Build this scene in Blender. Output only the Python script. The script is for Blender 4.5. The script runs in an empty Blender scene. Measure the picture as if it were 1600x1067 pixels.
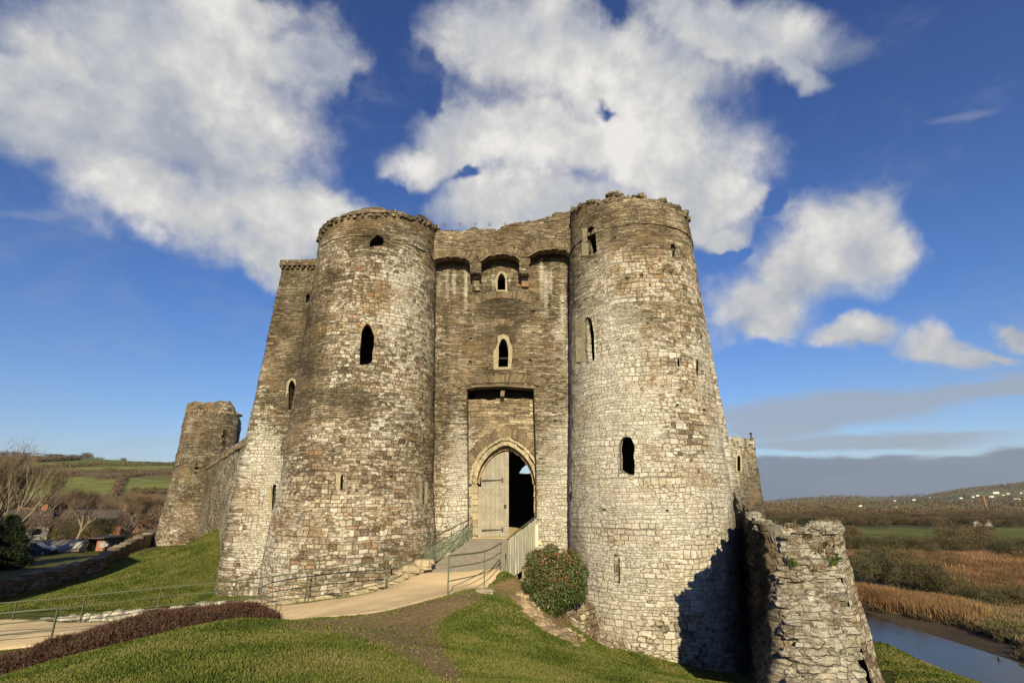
import bpy, math, random
import numpy as np
from mathutils import Vector
random.seed(7); RNG = np.random.default_rng(7)
SC = bpy.context.scene; COL = SC.collection
# ------------------------------------------------------------------ camera geometry
FPX = 800.0; HOR = 780.0
TH = math.atan((HOR-533.5)/FPX); CT, ST = math.cos(TH), math.sin(TH)
def ratio(py):                       # height / forward distance of a picture row
    v = (533.5-np.asarray(py, float))/FPX
    return (ST+v*CT)/(CT-v*ST)
def P(px, py, Y):
    v = (533.5-py)/FPX; dy = CT-v*ST
    return np.array([(px-800)/FPX/dy*Y, Y, (ST+v*CT)/dy*Y])
def proj(p):
    p = np.asarray(p, float); X, Y, Z = p[..., 0], p[..., 1], p[..., 2]
    d = Y*CT+Z*ST; d = np.where(d < .05, .05, d)
    return np.stack([X/d*FPX+800, 533.5-(Z*CT-Y*ST)/d*FPX], -1)
# ------------------------------------------------------------------ noise
def _h(i, j, k, s):
    with np.errstate(over='ignore'):
        n = (i.astype(np.int64)*374761393+j.astype(np.int64)*668265263+k.astype(np.int64)*2147483647+s*1274126177) & 0xffffffff
        n = ((n ^ (n >> 13))*1274126177) & 0xffffffff
        n = ((n ^ (n >> 16))*2246822519) & 0xffffffff
        n = n ^ (n >> 15)
    return (n & 0xffffff)/float(0xffffff)
def vn(p, s=0):
    p = np.asarray(p, float); i = np.floor(p); f = p-i; f = f*f*(3-2*f); i = i.astype(np.int64)
    r = 0
    for a in (0, 1):
        wa = f[..., 0] if a else 1-f[..., 0]
        for b in (0, 1):
            wb = f[..., 1] if b else 1-f[..., 1]
            for c in (0, 1):
                wc = f[..., 2] if c else 1-f[..., 2]
                r = r+wa*wb*wc*_h(i[..., 0]+a, i[..., 1]+b, i[..., 2]+c, s)
    return r
def fbm(p, o=4, s=0):
    p = np.asarray(p, float); a, t, r = 1., 0., 0.
    for k in range(o):
        r = r+a*vn(p, s+k*17); t += a; p = p*2.03+11.3; a *= .5
    return r/t
def sst(a, b, x):
    t = np.clip((np.asarray(x, float)-a)/(b-a), 0, 1); return t*t*(3-2*t)
def inpoly(x, y, poly):
    x = np.asarray(x); r = np.zeros(x.shape, bool); n = len(poly)
    for i in range(n):
        x1, y1 = poly[i]; x2, y2 = poly[(i+1) % n]
        if y1 == y2: continue
        c = ((y1 > y) != (y2 > y)) & (x < (x2-x1)*(y-y1)/(y2-y1)+x1)
        r ^= c
    return r
# ------------------------------------------------------------------ objects
def tag(o, label=None, cat=None, group=None, kind=None):
    if label: o['label'] = label
    if cat: o['category'] = cat
    if group: o['group'] = group
    if kind: o['kind'] = kind
    return o
def empty(name, loc, label, cat, group=None, rz=0):
    o = bpy.data.objects.new(name, None); COL.objects.link(o); o.location = tuple(float(c) for c in loc); o.rotation_euler = (0, 0, rz)
    o.empty_display_size = .3
    return tag(o, label, cat, group)
def wmat(o):
    from mathutils import Matrix
    m = Matrix.LocRotScale(o.location, o.rotation_euler, o.scale)
    return (wmat(o.parent) @ o.matrix_parent_inverse @ m) if o.parent else m
def link(name, me, mat, parent=None, world=True):
    o = bpy.data.objects.new(name, me); COL.objects.link(o)
    if mat is not None: me.materials.append(mat)
    if parent:
        o.parent = parent
        if world: o.matrix_parent_inverse = wmat(parent).inverted()
    return o
def mesh_np(name, V, Fq=None, Ft=None, uv=None, attrs=None, smooth=True, faces=None):
    """V (n,3); Fq (m,4); Ft (k,3) -> mesh;  uv per vertex (n,2)"""
    me = bpy.data.meshes.new(name); V = np.asarray(V, np.float32)
    if faces is not None:
        L = np.array([i for f in faces for i in f], np.int32); S = np.array([len(f) for f in faces], np.int32)
    else:
        Ls, Ss = [], []
        if Fq is not None and len(Fq): Fq = np.asarray(Fq, np.int32); Ls.append(Fq.ravel()); Ss.append(np.full(len(Fq), 4, np.int32))
        if Ft is not None and len(Ft): Ft = np.asarray(Ft, np.int32); Ls.append(Ft.ravel()); Ss.append(np.full(len(Ft), 3, np.int32))
        L = np.concatenate(Ls); S = np.concatenate(Ss)
    me.vertices.add(len(V)); me.vertices.foreach_set('co', V.ravel())
    me.loops.add(len(L)); me.loops.foreach_set('vertex_index', L)
    me.polygons.add(len(S)); me.polygons.foreach_set('loop_start', np.concatenate([[0], np.cumsum(S)[:-1]]).astype(np.int32))
    me.polygons.foreach_set('use_smooth', np.full(len(S), smooth, bool))
    if uv is not None:
        u = me.uv_layers.new(name='UVMap'); u.data.foreach_set('uv', np.asarray(uv, np.float32)[L].ravel())
    for k, a in (attrs or {}).items():
        a = np.asarray(a, np.float32)
        if a.ndim == 1: at = me.attributes.new(k, 'FLOAT', 'POINT'); at.data.foreach_set('value', a)
        else:
            at = me.attributes.new(k, 'FLOAT_COLOR', 'POINT')
            if a.shape[1] == 3: a = np.concatenate([a, np.ones((len(a), 1), np.float32)], 1)
            at.data.foreach_set('color', a.ravel())
    me.update(calc_edges=True); me.validate()
    return me
class MB:
    def __init__(s): s.v = []; s.f = []; s.uv = []
    def add(s, vs, fs, uv=None):
        n = len(s.v); s.v += [tuple(map(float, v)) for v in vs]; s.f += [tuple(i+n for i in f) for f in fs]
        s.uv += [tuple(u) for u in uv] if uv is not None else [(v[0]+v[1]*.7, v[2]+v[1]*.3) for v in s.v[n:]]
    def hexa(s, c):                     # 8 corners: bottom ring 0-3, top ring 4-7
        s.add(c, [(0, 3, 2, 1), (4, 5, 6, 7), (0, 1, 5, 4), (1, 2, 6, 5), (2, 3, 7, 6), (3, 0, 4, 7)])
    def box(s, c, d, rz=0, jit=0):
        ca, sa = math.cos(rz), math.sin(rz); pts = []
        for z in (-.5, .5):
            for x, y in ((-.5, -.5), (.5, -.5), (.5, .5), (-.5, .5)):
                X, Y, Z = x*d[0]+random.uniform(-jit, jit), y*d[1]+random.uniform(-jit, jit), z*d[2]+random.uniform(-jit, jit)
                pts.append((c[0]+X*ca-Y*sa, c[1]+X*sa+Y*ca, c[2]+Z))
        s.hexa(pts)
    def tube(s, pts, r, n=8, cap=True):
        pts = [Vector([float(c) for c in p]) for p in pts]; rs = r if hasattr(r, '__len__') else [r]*len(pts)
        N = len(s.v); prev = None
        for i, p in enumerate(pts):
            t = (pts[min(i+1, len(pts)-1)]-pts[max(i-1, 0)]).normalized()
            a = Vector((0, 0, 1)) if abs(t.z) < .9 else Vector((1, 0, 0))
            if prev is not None: a = prev
            b = t.cross(a).normalized(); a2 = b.cross(t).normalized(); prev = a2
            for k in range(n):
                an = 2*math.pi*k/n; q = p+(a2*math.cos(an)+b*math.sin(an))*rs[i]
                s.v.append(tuple(q)); s.uv.append((k/n, i*.3))
        for i in range(len(pts)-1):
            for k in range(n):
                a0 = N+i*n+k; a1 = N+i*n+(k+1) % n
                s.f.append((a0, a1, a1+n, a0+n))
        if cap: s.f.append(tuple(N+k for k in range(n))[::-1]); s.f.append(tuple(N+(len(pts)-1)*n+k for k in range(n)))
    def rock(s, c, r, sq=.7, seed=0):
        n1, n2 = 8, 6; N = len(s.v); rr = random.Random(seed)
        o = [rr.uniform(.78, 1.15) for _ in range(n1*n2+2)]
        ph = rr.uniform(0, 6)
        for i in range(n2):
            th = math.pi*(i+.7)/(n2+.4)
            for k in range(n1):
                a = 2*math.pi*k/n1+ph; w = o[i*n1+k]
                x, y, z = math.cos(a)*math.sin(th), math.sin(a)*math.sin(th), math.cos(th)
                m = (abs(x)**4+abs(y)**4+abs(z)**4)**-.25
                s.v.append((c[0]+x*m*r[0]*w, c[1]+y*m*r[1]*w, c[2]+z*m*r[2]*w*sq)); s.uv.append((a*r[0]+c[0], z*r[2]+c[2]))
        for i in range(n2-1):
            for k in range(n1):
                a0 = N+i*n1+k; a1 = N+i*n1+(k+1) % n1; s.f.append((a0, a0+n1, a1+n1, a1))
        s.f.append(tuple(N+k for k in range(n1))); s.f.append(tuple(N+(n2-1)*n1+k for k in range(n1))[::-1])
    def build(s, name, mat, parent=None, smooth=False, attrs=None, bevel=0):
        me = mesh_np(name, s.v, faces=s.f, uv=s.uv, smooth=smooth, attrs=attrs)
        o = link(name, me, mat, parent)
        if bevel:
            b = o.modifiers.new('bevel', 'BEVEL'); b.width = bevel; b.segments = 2; b.limit_method = 'ANGLE'
        return o
# ------------------------------------------------------------------ node helper
class NT:
    def __init__(s, tree): s.t = tree; tree.nodes.clear(); s.N = tree.nodes; s.L = tree.links
    def __call__(s, typ, ins=None, **kw):
        n = s.N.new(typ)
        for k, v in kw.items(): setattr(n, k, v)
        for k, v in (ins or {}).items():
            if isinstance(v, bpy.types.NodeSocket): s.L.new(v, n.inputs[k])
            else: n.inputs[k].default_value = v
        return n
    def math(s, op, a, b=0.0, c=0.0, clamp=False):
        n = s.N.new('ShaderNodeMath'); n.operation = op; n.use_clamp = clamp
        for i, v in enumerate((a, b, c)):
            if isinstance(v, bpy.types.NodeSocket): s.L.new(v, n.inputs[i])
            else: n.inputs[i].default_value = v
        return n.outputs[0]
    def mix(s, f, a, b, bl='MIX'):
        n = s.N.new('ShaderNodeMix'); n.data_type = 'RGBA'; n.blend_type = bl
        for i, v in ((0, f), (6, a), (7, b)):
            if isinstance(v, bpy.types.NodeSocket): s.L.new(v, n.inputs[i])
            else: n.inputs[i].default_value = (tuple(v)+(1,) if i and len(v) == 3 else v)
        return n.outputs[2]
    def mixf(s, f, a, b):
        n = s.N.new('ShaderNodeMix'); n.data_type = 'FLOAT'
        for i, v in ((0, f), (2, a), (3, b)):
            if isinstance(v, bpy.types.NodeSocket): s.L.new(v, n.inputs[i])
            else: n.inputs[i].default_value = v
        return n.outputs[0]
    def ss(s, x, a, b):
        n = s.N.new('ShaderNodeMapRange'); n.interpolation_type = 'SMOOTHSTEP'
        s.L.new(x, n.inputs[0]); n.inputs[1].default_value = a; n.inputs[2].default_value = b
        return n.outputs[0]
    def noise(s, vec, scale, detail=4, rough=.55, dist=0, dim='3D', out=0):
        n = s('ShaderNodeTexNoise', {'Vector': vec, 'Scale': scale, 'Detail': detail, 'Roughness': rough, 'Distortion': dist}, noise_dimensions=dim)
        return n.outputs[out]
    def ramp(s, f, stops, interp='LINEAR'):
        n = s.N.new('ShaderNodeValToRGB'); s.L.new(f, n.inputs[0]); r = n.color_ramp; r.interpolation = interp
        while len(r.elements) < len(stops): r.elements.new(.5)
        for e, (p, c) in zip(r.elements, stops): e.position = p; e.color = tuple(c)+(1,)
        return n.outputs[0]
    def vmul(s, v, k):
        n = s('ShaderNodeVectorMath', {0: v, 1: k}, operation='MULTIPLY'); return n.outputs[0]
    def vadd(s, v, k):
        n = s('ShaderNodeVectorMath', {0: v, 1: k}, operation='ADD'); return n.outputs[0]
def newmat(name):
    m = bpy.data.materials.new(name); m.use_nodes = True; return m, NT(m.node_tree)
def finish(t, col, rough=.9, bump=None, bs=.5, bd=.02, spec=.2, **extra):
    ins = {'Base Color': col if isinstance(col, bpy.types.NodeSocket) else tuple(col)+(1,), 'Roughness': rough, 'Specular IOR Level': spec}
    if bump is not None:
        b = t('ShaderNodeBump', {'Height': bump, 'Strength': bs, 'Distance': bd}); ins['Normal'] = b.outputs[0]
    ins.update(extra)
    p = t('ShaderNodeBsdfPrincipled', ins)
    t('ShaderNodeOutputMaterial', {'Surface': p.outputs[0]})
# ------------------------------------------------------------------ stone
def stone_mat(name, course=5.5, width=3.7, slate=13.5, swidth=3.2, rub=(4.2, 6.4), tone=1.0, whiteb=0.0, rag=1.0, mortar=(.085, .065, .042), mort_amt=.8, speck=.5):
    m, t = newmat(name)
    uv = t('ShaderNodeUVMap').outputs[0]
    def at(n): return t('ShaderNodeAttribute', attribute_name=n).outputs['Fac']
    lich, slt, drk = at('lich'), at('slate'), at('dark')
    w1 = t.noise(uv, .9, 2, .5, out=1); w = t.vmul(t.vadd(w1, (-.5, -.5, -.5)), (.25, .26, 0))
    w2 = t.vmul(t.vadd(t.noise(uv, 5.5, 2, .6, out=1), (-.5, -.5, -.5)), (.10, .075, 0))
    uvw = t.vadd(t.vadd(uv, w), w2)
    sp = t('ShaderNodeSeparateXYZ', {0: uvw}); U, V = sp.outputs[0], sp.outputs[1]
    def coursed(k, a, seed):
        vv = t.math('ADD', t.math('MULTIPLY', V, k), t.math('MULTIPLY', t.noise(t('ShaderNodeCombineXYZ', {1: V, 0: float(seed)}).outputs[0], k*.55, 1, .5, dim='2D'), 1.6))
        row = t.math('FLOOR', vv); fr = t.math('SUBTRACT', vv, row)
        off = t('ShaderNodeTexWhiteNoise', {'W': t.math('ADD', row, seed+.5)}, noise_dimensions='1D'); ro = t.math('MULTIPLY', off.outputs['Value'], 97.)
        aa = t.math('MULTIPLY', U, t.mixf(off.outputs['Value'], a*.7, a*1.5))
        W = t.math('ADD', aa, ro)
        f1 = t('ShaderNodeTexVoronoi', {'W': W, 'Scale': 1.0, 'Randomness': .85}, voronoi_dimensions='1D', feature='F1')
        f2 = t('ShaderNodeTexVoronoi', {'W': W, 'Scale': 1.0, 'Randomness': .85}, voronoi_dimensions='1D', feature='DISTANCE_TO_EDGE')
        ex = t.math('MULTIPLY', f2.outputs['Distance'], 1.0/a); ey = t.math('MULTIPLY', t.math('MINIMUM', fr, t.math('SUBTRACT', 1.0, fr)), 1.0/k)
        e = t.math('SMOOTH_MIN', ex, ey, .02)
        return f1.outputs['Color'], e
    def rubble(sc, rnd):
        v = t.vmul(uvw, (sc[0], sc[1], 1))
        a = t('ShaderNodeTexVoronoi', {'Vector': v, 'Scale': 1.0, 'Randomness': rnd}, voronoi_dimensions='2D', feature='F1', distance='CHEBYCHEV')
        b = t('ShaderNodeTexVoronoi', {'Vector': v, 'Scale': 1.0, 'Randomness': rnd}, voronoi_dimensions='2D', feature='F2', distance='CHEBYCHEV')
        return a.outputs['Color'], t.math('MULTIPLY', t.math('SUBTRACT', b.outputs['Distance'], a.outputs['Distance']), .5/sc[1])
    cA, eA = coursed(course, width, 3.0); cB, eB = rubble(rub, .7); cC, eC = coursed(slate, swidth, 11.0)
    cD, eD = coursed(course*1.75, width*1.5, 23.0)
    pn = t('ShaderNodeTexNoise', {'Vector': uv, 'Scale': .8, 'Detail': 3.0, 'Roughness': .6}); p1, p2 = t('ShaderNodeSeparateColor', {0: pn.outputs[1]}).outputs[:2]
    sm = t.ss(p1, .555, .565); c1 = t.mix(sm, cA, cB); e1 = t.mixf(sm, eA, eB)
    sd = t.ss(p2, .535, .545); c1 = t.mix(sd, c1, cD); e1 = t.mixf(sd, e1, eD)
    ps = t.math('ADD', t.noise(t.vmul(uv, (1, 2.6, 1)), .8, 3, .6), t.math('MULTIPLY', t.math('SUBTRACT', slt, .5), .5))
    sf = t.ss(ps, .495, .505)
    cc = t.mix(sf, c1, cC); ee = t.mixf(sf, e1, eC)
    r1, r2, r3 = t('ShaderNodeSeparateColor', {0: cc}).outputs
    k = tone
    base = t.ramp(r1, [(0, (.12*k, .096*k, .066*k)), (.25, (.20*k, .16*k, .108*k)), (.55, (.275*k, .223*k, .155*k)), (.8, (.36*k, .305*k, .22*k)), (1, (.47*k, .41*k, .315*k))])
    base = t.mix(t.math('MULTIPLY', t.ss(r2, .88, .95), t.mixf(sf, .55, .12)), base, (.31*k, .165*k, .10*k))
    base = t.mix(t.math('MULTIPLY', t.ss(r3, .10, .03), .5), base, (.07*k, .062*k, .055*k))
    slc = t.ramp(r1, [(0, (.105*k, .084*k, .058*k)), (.4, (.18*k, .142*k, .095*k)), (.8, (.265*k, .215*k, .145*k)), (1, (.37*k, .315*k, .225*k))])
    base = t.mix(sf, base, slc)
    n9 = t('ShaderNodeTexNoise', {'Vector': uv, 'Scale': 8.0, 'Detail': 5.0, 'Roughness': .72}); mot = n9.outputs[0]; mc = t('ShaderNodeSeparateColor', {0: n9.outputs[1]}).outputs
    base = t.mix(.8, base, t.ramp(mot, [(.3, (.5, .47, .43)), (.5, (1, 1, 1)), (.7, (1.4, 1.38, 1.32))]), 'MULTIPLY')
    big = t('ShaderNodeTexNoise', {'Vector': uv, 'Scale': .55, 'Detail': 5.0, 'Roughness': .6}); bc = t('ShaderNodeSeparateColor', {0: big.outputs[1]}).outputs
    base = t.mix(1.0, base, t.ramp(bc[1], [(.34, (.66, .64, .60)), (.5, (1, 1, 1)), (.66, (1.28, 1.22, 1.14))]), 'MULTIPLY')
    wsum = t.math('ADD', t.math('ADD', t.math('MULTIPLY', r3, .42), t.math('MULTIPLY', mc[1], 1.25)), t.math('ADD', t.math('MULTIPLY', bc[0], 1.1), t.math('ADD', t.math('MULTIPLY', lich, .75), whiteb)))
    wf = t.math('MULTIPLY', t.ss(wsum, 1.48, 1.82), t.mixf(sf, .9, t.math('ADD', .42, t.math('MULTIPLY', lich, .5), clamp=True)))
    wcol = t.mix(r1, (.50, .46, .385), (.70, .665, .59))
    wcol = t.mix(.75, wcol, t.ramp(mc[2], [(.36, (.58, .55, .49)), (.52, (1, 1, 1))]), 'MULTIPLY')
    base = t.mix(wf, base, wcol)
    # crusts of lichen, sharp edged and uneven
    fine = t('ShaderNodeTexNoise', {'Vector': uv, 'Scale': 24.0, 'Detail': 4.0, 'Roughness': .7}); fc = t('ShaderNodeSeparateColor', {0: fine.outputs[1]}).outputs
    spm = t.math('MULTIPLY', t.ss(t.math('ADD', fc[0], t.math('MULTIPLY', t.math('SUBTRACT', bc[1], .5), .7)), .60, .66), speck)
    base = t.mix(spm, base, (.62, .585, .50))
    # dark algae running down, ochre and moss blotches, painted stains, plus shade painted on the ruin
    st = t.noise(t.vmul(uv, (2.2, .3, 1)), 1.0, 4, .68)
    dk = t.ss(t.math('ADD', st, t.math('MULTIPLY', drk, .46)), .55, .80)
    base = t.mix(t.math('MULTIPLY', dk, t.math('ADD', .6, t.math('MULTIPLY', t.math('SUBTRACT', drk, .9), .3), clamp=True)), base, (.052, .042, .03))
    base = t.mix(t.math('MULTIPLY', t.ss(bc[2], .53, .66), .4), base, (.34, .22, .11))
    base = t.mix(t.math('MULTIPLY', t.ss(fc[1], .60, .68), .45), base, (.085, .07, .035)); base = t.mix(t.math('MULTIPLY', t.ss(t.math('ADD', mc[0], t.math('MULTIPLY', t.math('SUBTRACT', bc[2], .5), .6)), .60, .68), .5), base, (.15, .115, .07))
    jw = t.math('MULTIPLY', t.math('SUBTRACT', mot, .5), .05)
    j = t.math('SUBTRACT', 1.0, t.ss(t.math('ADD', ee, jw), -.002, .022))
    jv = t.ss(p2, .43, .58)
    ja = t.math('MULTIPLY', j, t.math('MULTIPLY', t.mixf(jv, 1.0, .22), t.mixf(sf, mort_amt, mort_amt*.62)))
    jc = t.mix(t.math('MULTIPLY', wf, .75), mortar, (.33, .285, .215))
    col = t.mix(ja, base, jc)
    hgt = t.math('ADD', t.math('MULTIPLY', t.math('SUBTRACT', 1.0, t.math('MULTIPLY', j, t.mixf(jv, 1.0, .55))), t.math('ADD', .5, t.math('MULTIPLY', r2, 1.1))), t.math('ADD', t.math('MULTIPLY', mot, 1.1), t.math('MULTIPLY', fine.outputs[0], .55)))
    finish(t, col, .93, hgt, .95, .07*rag, .1)
    return m
HAZE = 0.00006; EXPO = 0.7
# ------------------------------------------------------------------ plain materials
def simple(name, col, rough=.8, nscale=8, namt=.35, bs=.3, bd=.01, spec=.25, isl=0., **ex):
    m, t = newmat(name); g = t('ShaderNodeNewGeometry').outputs['Position']
    n = t.noise(g, nscale, 5, .65)
    c = t.mix(namt, col, t.ramp(n, [(.3, (.35, .35, .35)), (.5, (1, 1, 1)), (.72, (1.5, 1.5, 1.5))]), 'MULTIPLY')
    if isl:
        r = t('ShaderNodeNewGeometry').outputs['Random Per Island']; c = t.mix(isl, c, t.ramp(r, [(0, (.38, .34, .3)), (.5, (1, 1, 1)), (1, (1.6, 1.5, 1.4))]), 'MULTIPLY')
    finish(t, c, rough, n, bs, bd, spec, **ex); return m
M = {}
M['stone'] = stone_mat('rubble_stone')
M['stone_right'] = stone_mat('pale_rubble_stone', course=5.0, width=3.3, rub=(3.8, 5.6), tone=1.15, whiteb=.10)
M['stone_dark'] = stone_mat('brown_rubble_stone', tone=.80)
M['stone_ruin'] = stone_mat('rough_rubble_core', course=5.5, width=2.2, slate=9, swidth=1.6, rub=(3., 6.5), tone=1.4, rag=2.2, whiteb=.42, mortar=(.33, .27, .18), mort_amt=.7, speck=.3)
M['rail'] = simple('green_painted_steel', (.085, .098, .06), .55, 30, .3, .1, .002, .4)
M['dressed'] = simple('dressed_sandstone', (.35, .30, .205), .9, 7, .6, .7, .03, .15, isl=.45)
M['dressed_dark'] = simple('weathered_sandstone', (.30, .235, .15), .9, 9, .7, .7, .03, .15, isl=.7)
M['slab'] = simple('thin_slate_slab', (.165, .13, .088), .9, 14, .9, .6, .02, .15, isl=.55)
M['redstone'] = simple('red_sandstone', (.21, .14, .095), .9, 8, .6, .6, .02, .15, isl=.6)
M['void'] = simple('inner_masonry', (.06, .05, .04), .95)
M['iron'] = simple('old_iron', (.035, .03, .028), .6, 30, .4, .3, .002, .4)
M['rock'] = simple('grey_field_stone', (.31, .295, .26), .92, 6, .85, .8, .03, .15, isl=.7)
M['concrete'] = simple('grey_render', (.30, .29, .27), .9, 3, .4)
M['white_wall'] = simple('white_render', (.72, .70, .66), .8, 1, .15)
M['slate_roof'] = simple('slate_roof', (.075, .06, .05), .7, 2, .5)
M['red_roof'] = simple('brown_tile_roof', (.22, .12, .08), .8, 2, .5)
M['shed_roof'] = simple('corrugated_sheet', (.17, .145, .115), .7, 2, .5)
M['brick'] = simple('red_brick', (.30, .14, .09), .9, 6, .5)
M['glassdark'] = simple('window_glass', (.02, .022, .025), .15, 3, .2, spec=.6)
M['carpaint'] = simple('dark_blue_car_paint', (.03, .04, .05), .3, 4, .1, spec=.6)
M['tyre'] = simple('tyre_rubber', (.02, .02, .02), .9)
M['bark'] = simple('pale_bark', (.21, .175, .125), .95, 4, .6)
M['bark_dark'] = simple('dark_bark', (.12, .09, .065), .95, 4, .6)
M['twig'] = simple('bare_twigs', (.155, .105, .068), .95, .4, .5)
M['twig2'] = simple('olive_twigs', (.15, .13, .06), .95, .4, .5)
M['scrub'] = simple('olive_scrub', (.085, .078, .034), .95, .35, .7)
M['scrub_brown'] = simple('brown_scrub', (.12, .085, .045), .95, .35, .7)
M['pine'] = simple('dark_needles', (.025, .04, .018), .9, 1, .5)
def leafmat(name, cols, sc=9, rough=.6, spec=.3, trans=0.0):
    m, t = newmat(name); a = t('ShaderNodeAttribute', attribute_name='rnd').outputs['Fac']
    c = t.ramp(a, [(i/(len(cols)-1), q) for i, q in enumerate(cols)])
    p = t('ShaderNodeBsdfPrincipled', {'Base Color': c, 'Roughness': rough, 'Specular IOR Level': spec})
    if trans:
        tr = t('ShaderNodeBsdfTranslucent', {'Color': c}); mx = t('ShaderNodeMixShader', {0: trans, 1: p.outputs[0], 2: tr.outputs[0]})
        t('ShaderNodeOutputMaterial', {'Surface': mx.outputs[0]})
    else: t('ShaderNodeOutputMaterial', {'Surface': p.outputs[0]})
    return m
M['heather'] = leafmat('heather_sprigs', [(.028, .014, .011), (.055, .027, .019), (.085, .043, .027), (.13, .078, .048)], rough=.85)
M['ivy'] = leafmat('glossy_leaves', [(.018, .035, .008), (.045, .075, .016), (.085, .11, .03), (.15, .07, .03), (.20, .075, .035)], rough=.42, spec=.45)
M['grass'] = leafmat('grass_blades', [(.052, .076, .012), (.095, .128, .02), (.15, .17, .034), (.23, .205, .075)], rough=.7, spec=.2, trans=.3)
M['reed'] = leafmat('dry_reeds', [(.11, .055, .025), (.19, .10, .045), (.27, .155, .07), (.36, .23, .11)], rough=.9, trans=.2)
M['drygrass'] = leafmat('dry_tufts', [(.12, .08, .04), (.24, .16, .08), (.34, .24, .13), (.10, .11, .03)], rough=.9, trans=.2)
def woodmat(name, c1, c2, sc=(14, 1, 1)):
    m, t = newmat(name); uv = t('ShaderNodeNewGeometry').outputs['Position']
    n = t.noise(t.vmul(uv, sc), 3, 6, .7); n2 = t.noise(uv, 2.5, 4, .6)
    c = t.mix(n, c1, c2); c = t.mix(.5, c, t.ramp(n2, [(.3, (.6, .58, .55)), (.6, (1.1, 1.1, 1.1))]), 'MULTIPLY')
    finish(t, c, .85, n, .5, .006, .2); return m
M['oak'] = woodmat('weathered_oak', (.22, .20, .16), (.40, .37, .31), (9, 9, .8))
M['deck'] = woodmat('grey_decking', (.20, .175, .14), (.36, .325, .27), (2, 2, 2))
M['pale_wood'] = woodmat('bleached_boards', (.46, .42, .33), (.68, .64, .53), (8, 8, .6))
m, t = newmat('dusty_glass_panel'); g = t('ShaderNodeNewGeometry').outputs['Position']
n = t.noise(t.vmul(g, (2, 2, .8)), 2.5, 5, .7)
p = t('ShaderNodeBsdfPrincipled', {'Base Color': (.36, .40, .33, 1), 'Roughness': .35, 'Specular IOR Level': .5})
tr = t('ShaderNodeBsdfTransparent', {'Color': (.80, .86, .80, 1)})
mx = t('ShaderNodeMixShader', {0: t.ss(n, .1, 1.2), 1: tr.outputs[0], 2: p.outputs[0]})
t('ShaderNodeOutputMaterial', {'Surface': mx.outputs[0]}); M['panel'] = m
m, t = newmat('whitish_panel'); g = t('ShaderNodeNewGeometry').outputs['Position']  # streaky whitish colour over a partly clear panel
n = t.noise(t.vmul(g, (5, 5, .6)), 2.5, 5, .7)
p = t('ShaderNodeBsdfPrincipled', {'Base Color': t.mix(n, (.38, .36, .27), (.74, .71, .60)), 'Roughness': .5, 'Specular IOR Level': .4})
tr = t('ShaderNodeBsdfTransparent', {'Color': (.85, .88, .80, 1)})
mx = t('ShaderNodeMixShader', {0: t.ss(n, .0, .75), 1: tr.outputs[0], 2: p.outputs[0]})
t('ShaderNodeOutputMaterial', {'Surface': mx.outputs[0]}); M['whitish'] = m
# path sand
m, t = newmat('sandy_path'); g = t('ShaderNodeNewGeometry').outputs['Position']
n = t.noise(g, 40, 5, .7); n2 = t.noise(g, 1.1, 4, .6)
c = t.mix(n, (.60, .455, .26), (.76, .605, .38)); c = t.mix(.45, c, t.ramp(n2, [(.3, (.75, .72, .68)), (.6, (1.1, 1.08, 1.05))]), 'MULTIPLY')
v = t('ShaderNodeTexVoronoi', {'Vector': g, 'Scale': 22.0}); c = t.mix(t.math('MULTIPLY', t.ss(v.outputs['Distance'], .2, .1), .5), c, (.62, .55, .44))
finish(t, c, .95, n, .5, .012, .1); M['sand'] = m
# ground with zone colours carried by the mesh (fields, soil, turf)
m, t = newmat('turf_and_fields'); g = t('ShaderNodeNewGeometry').outputs['Position']
gc = t('ShaderNodeAttribute', attribute_name='gcol').outputs['Color']
soil = t('ShaderNodeAttribute', attribute_name='soil').outputs['Fac']
far = t('ShaderNodeAttribute', attribute_name='far').outputs['Fac']
n1 = t.noise(g, 26, 4, .75); n2 = t.noise(g, 1.2, 5, .6); n3 = t.noise(g, .06, 6, .7); n4 = t.noise(g, 5, 5, .7)
c = t.mix(.75, gc, t.ramp(n1, [(.3, (.45, .5, .4)), (.5, (1, 1, 1)), (.72, (1.5, 1.4, 1.3))]), 'MULTIPLY')
c = t.mix(.65, c, t.ramp(n2, [(.32, (.62, .68, .55)), (.5, (1, 1, 1)), (.68, (1.35, 1.22, 1.2))]), 'MULTIPLY')
c = t.mix(t.math('MULTIPLY', far, .8), c, t.ramp(n3, [(.35, (.55, .55, .5)), (.5, (1, 1, 1)), (.65, (1.4, 1.3, 1.2))]), 'MULTIPLY')
sf = t.ss(t.math('ADD', soil, t.math('MULTIPLY', t.math('SUBTRACT', n4, .5), .8)), .38, .62)
sc = t.mix(n4, (.19, .12, .058), (.38, .265, .145))
pv = t('ShaderNodeTexVoronoi', {'Vector': g, 'Scale': 9.0}); pb = t.ss(t.math('SUBTRACT', t.math('MULTIPLY', t.noise(g, 3, 3), .42), pv.outputs['Distance']), .0, .05)
sc = t.mix(pb, sc, (.36, .32, .27))
c = t.mix(sf, c, sc)
h = t.math('ADD', n1, t.math('MULTIPLY', n4, 1.5)); finish(t, c, .95, h, .8, .05, .1); M['ground'] = m
m, t = newmat('river_water'); g = t('ShaderNodeNewGeometry').outputs['Position']
n = t.noise(t.vmul(g, (1, .6, 1)), 1.3, 5, .65)
finish(t, (.022, .026, .022), .12, n, .35, .05, .16); M['water'] = m

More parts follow.
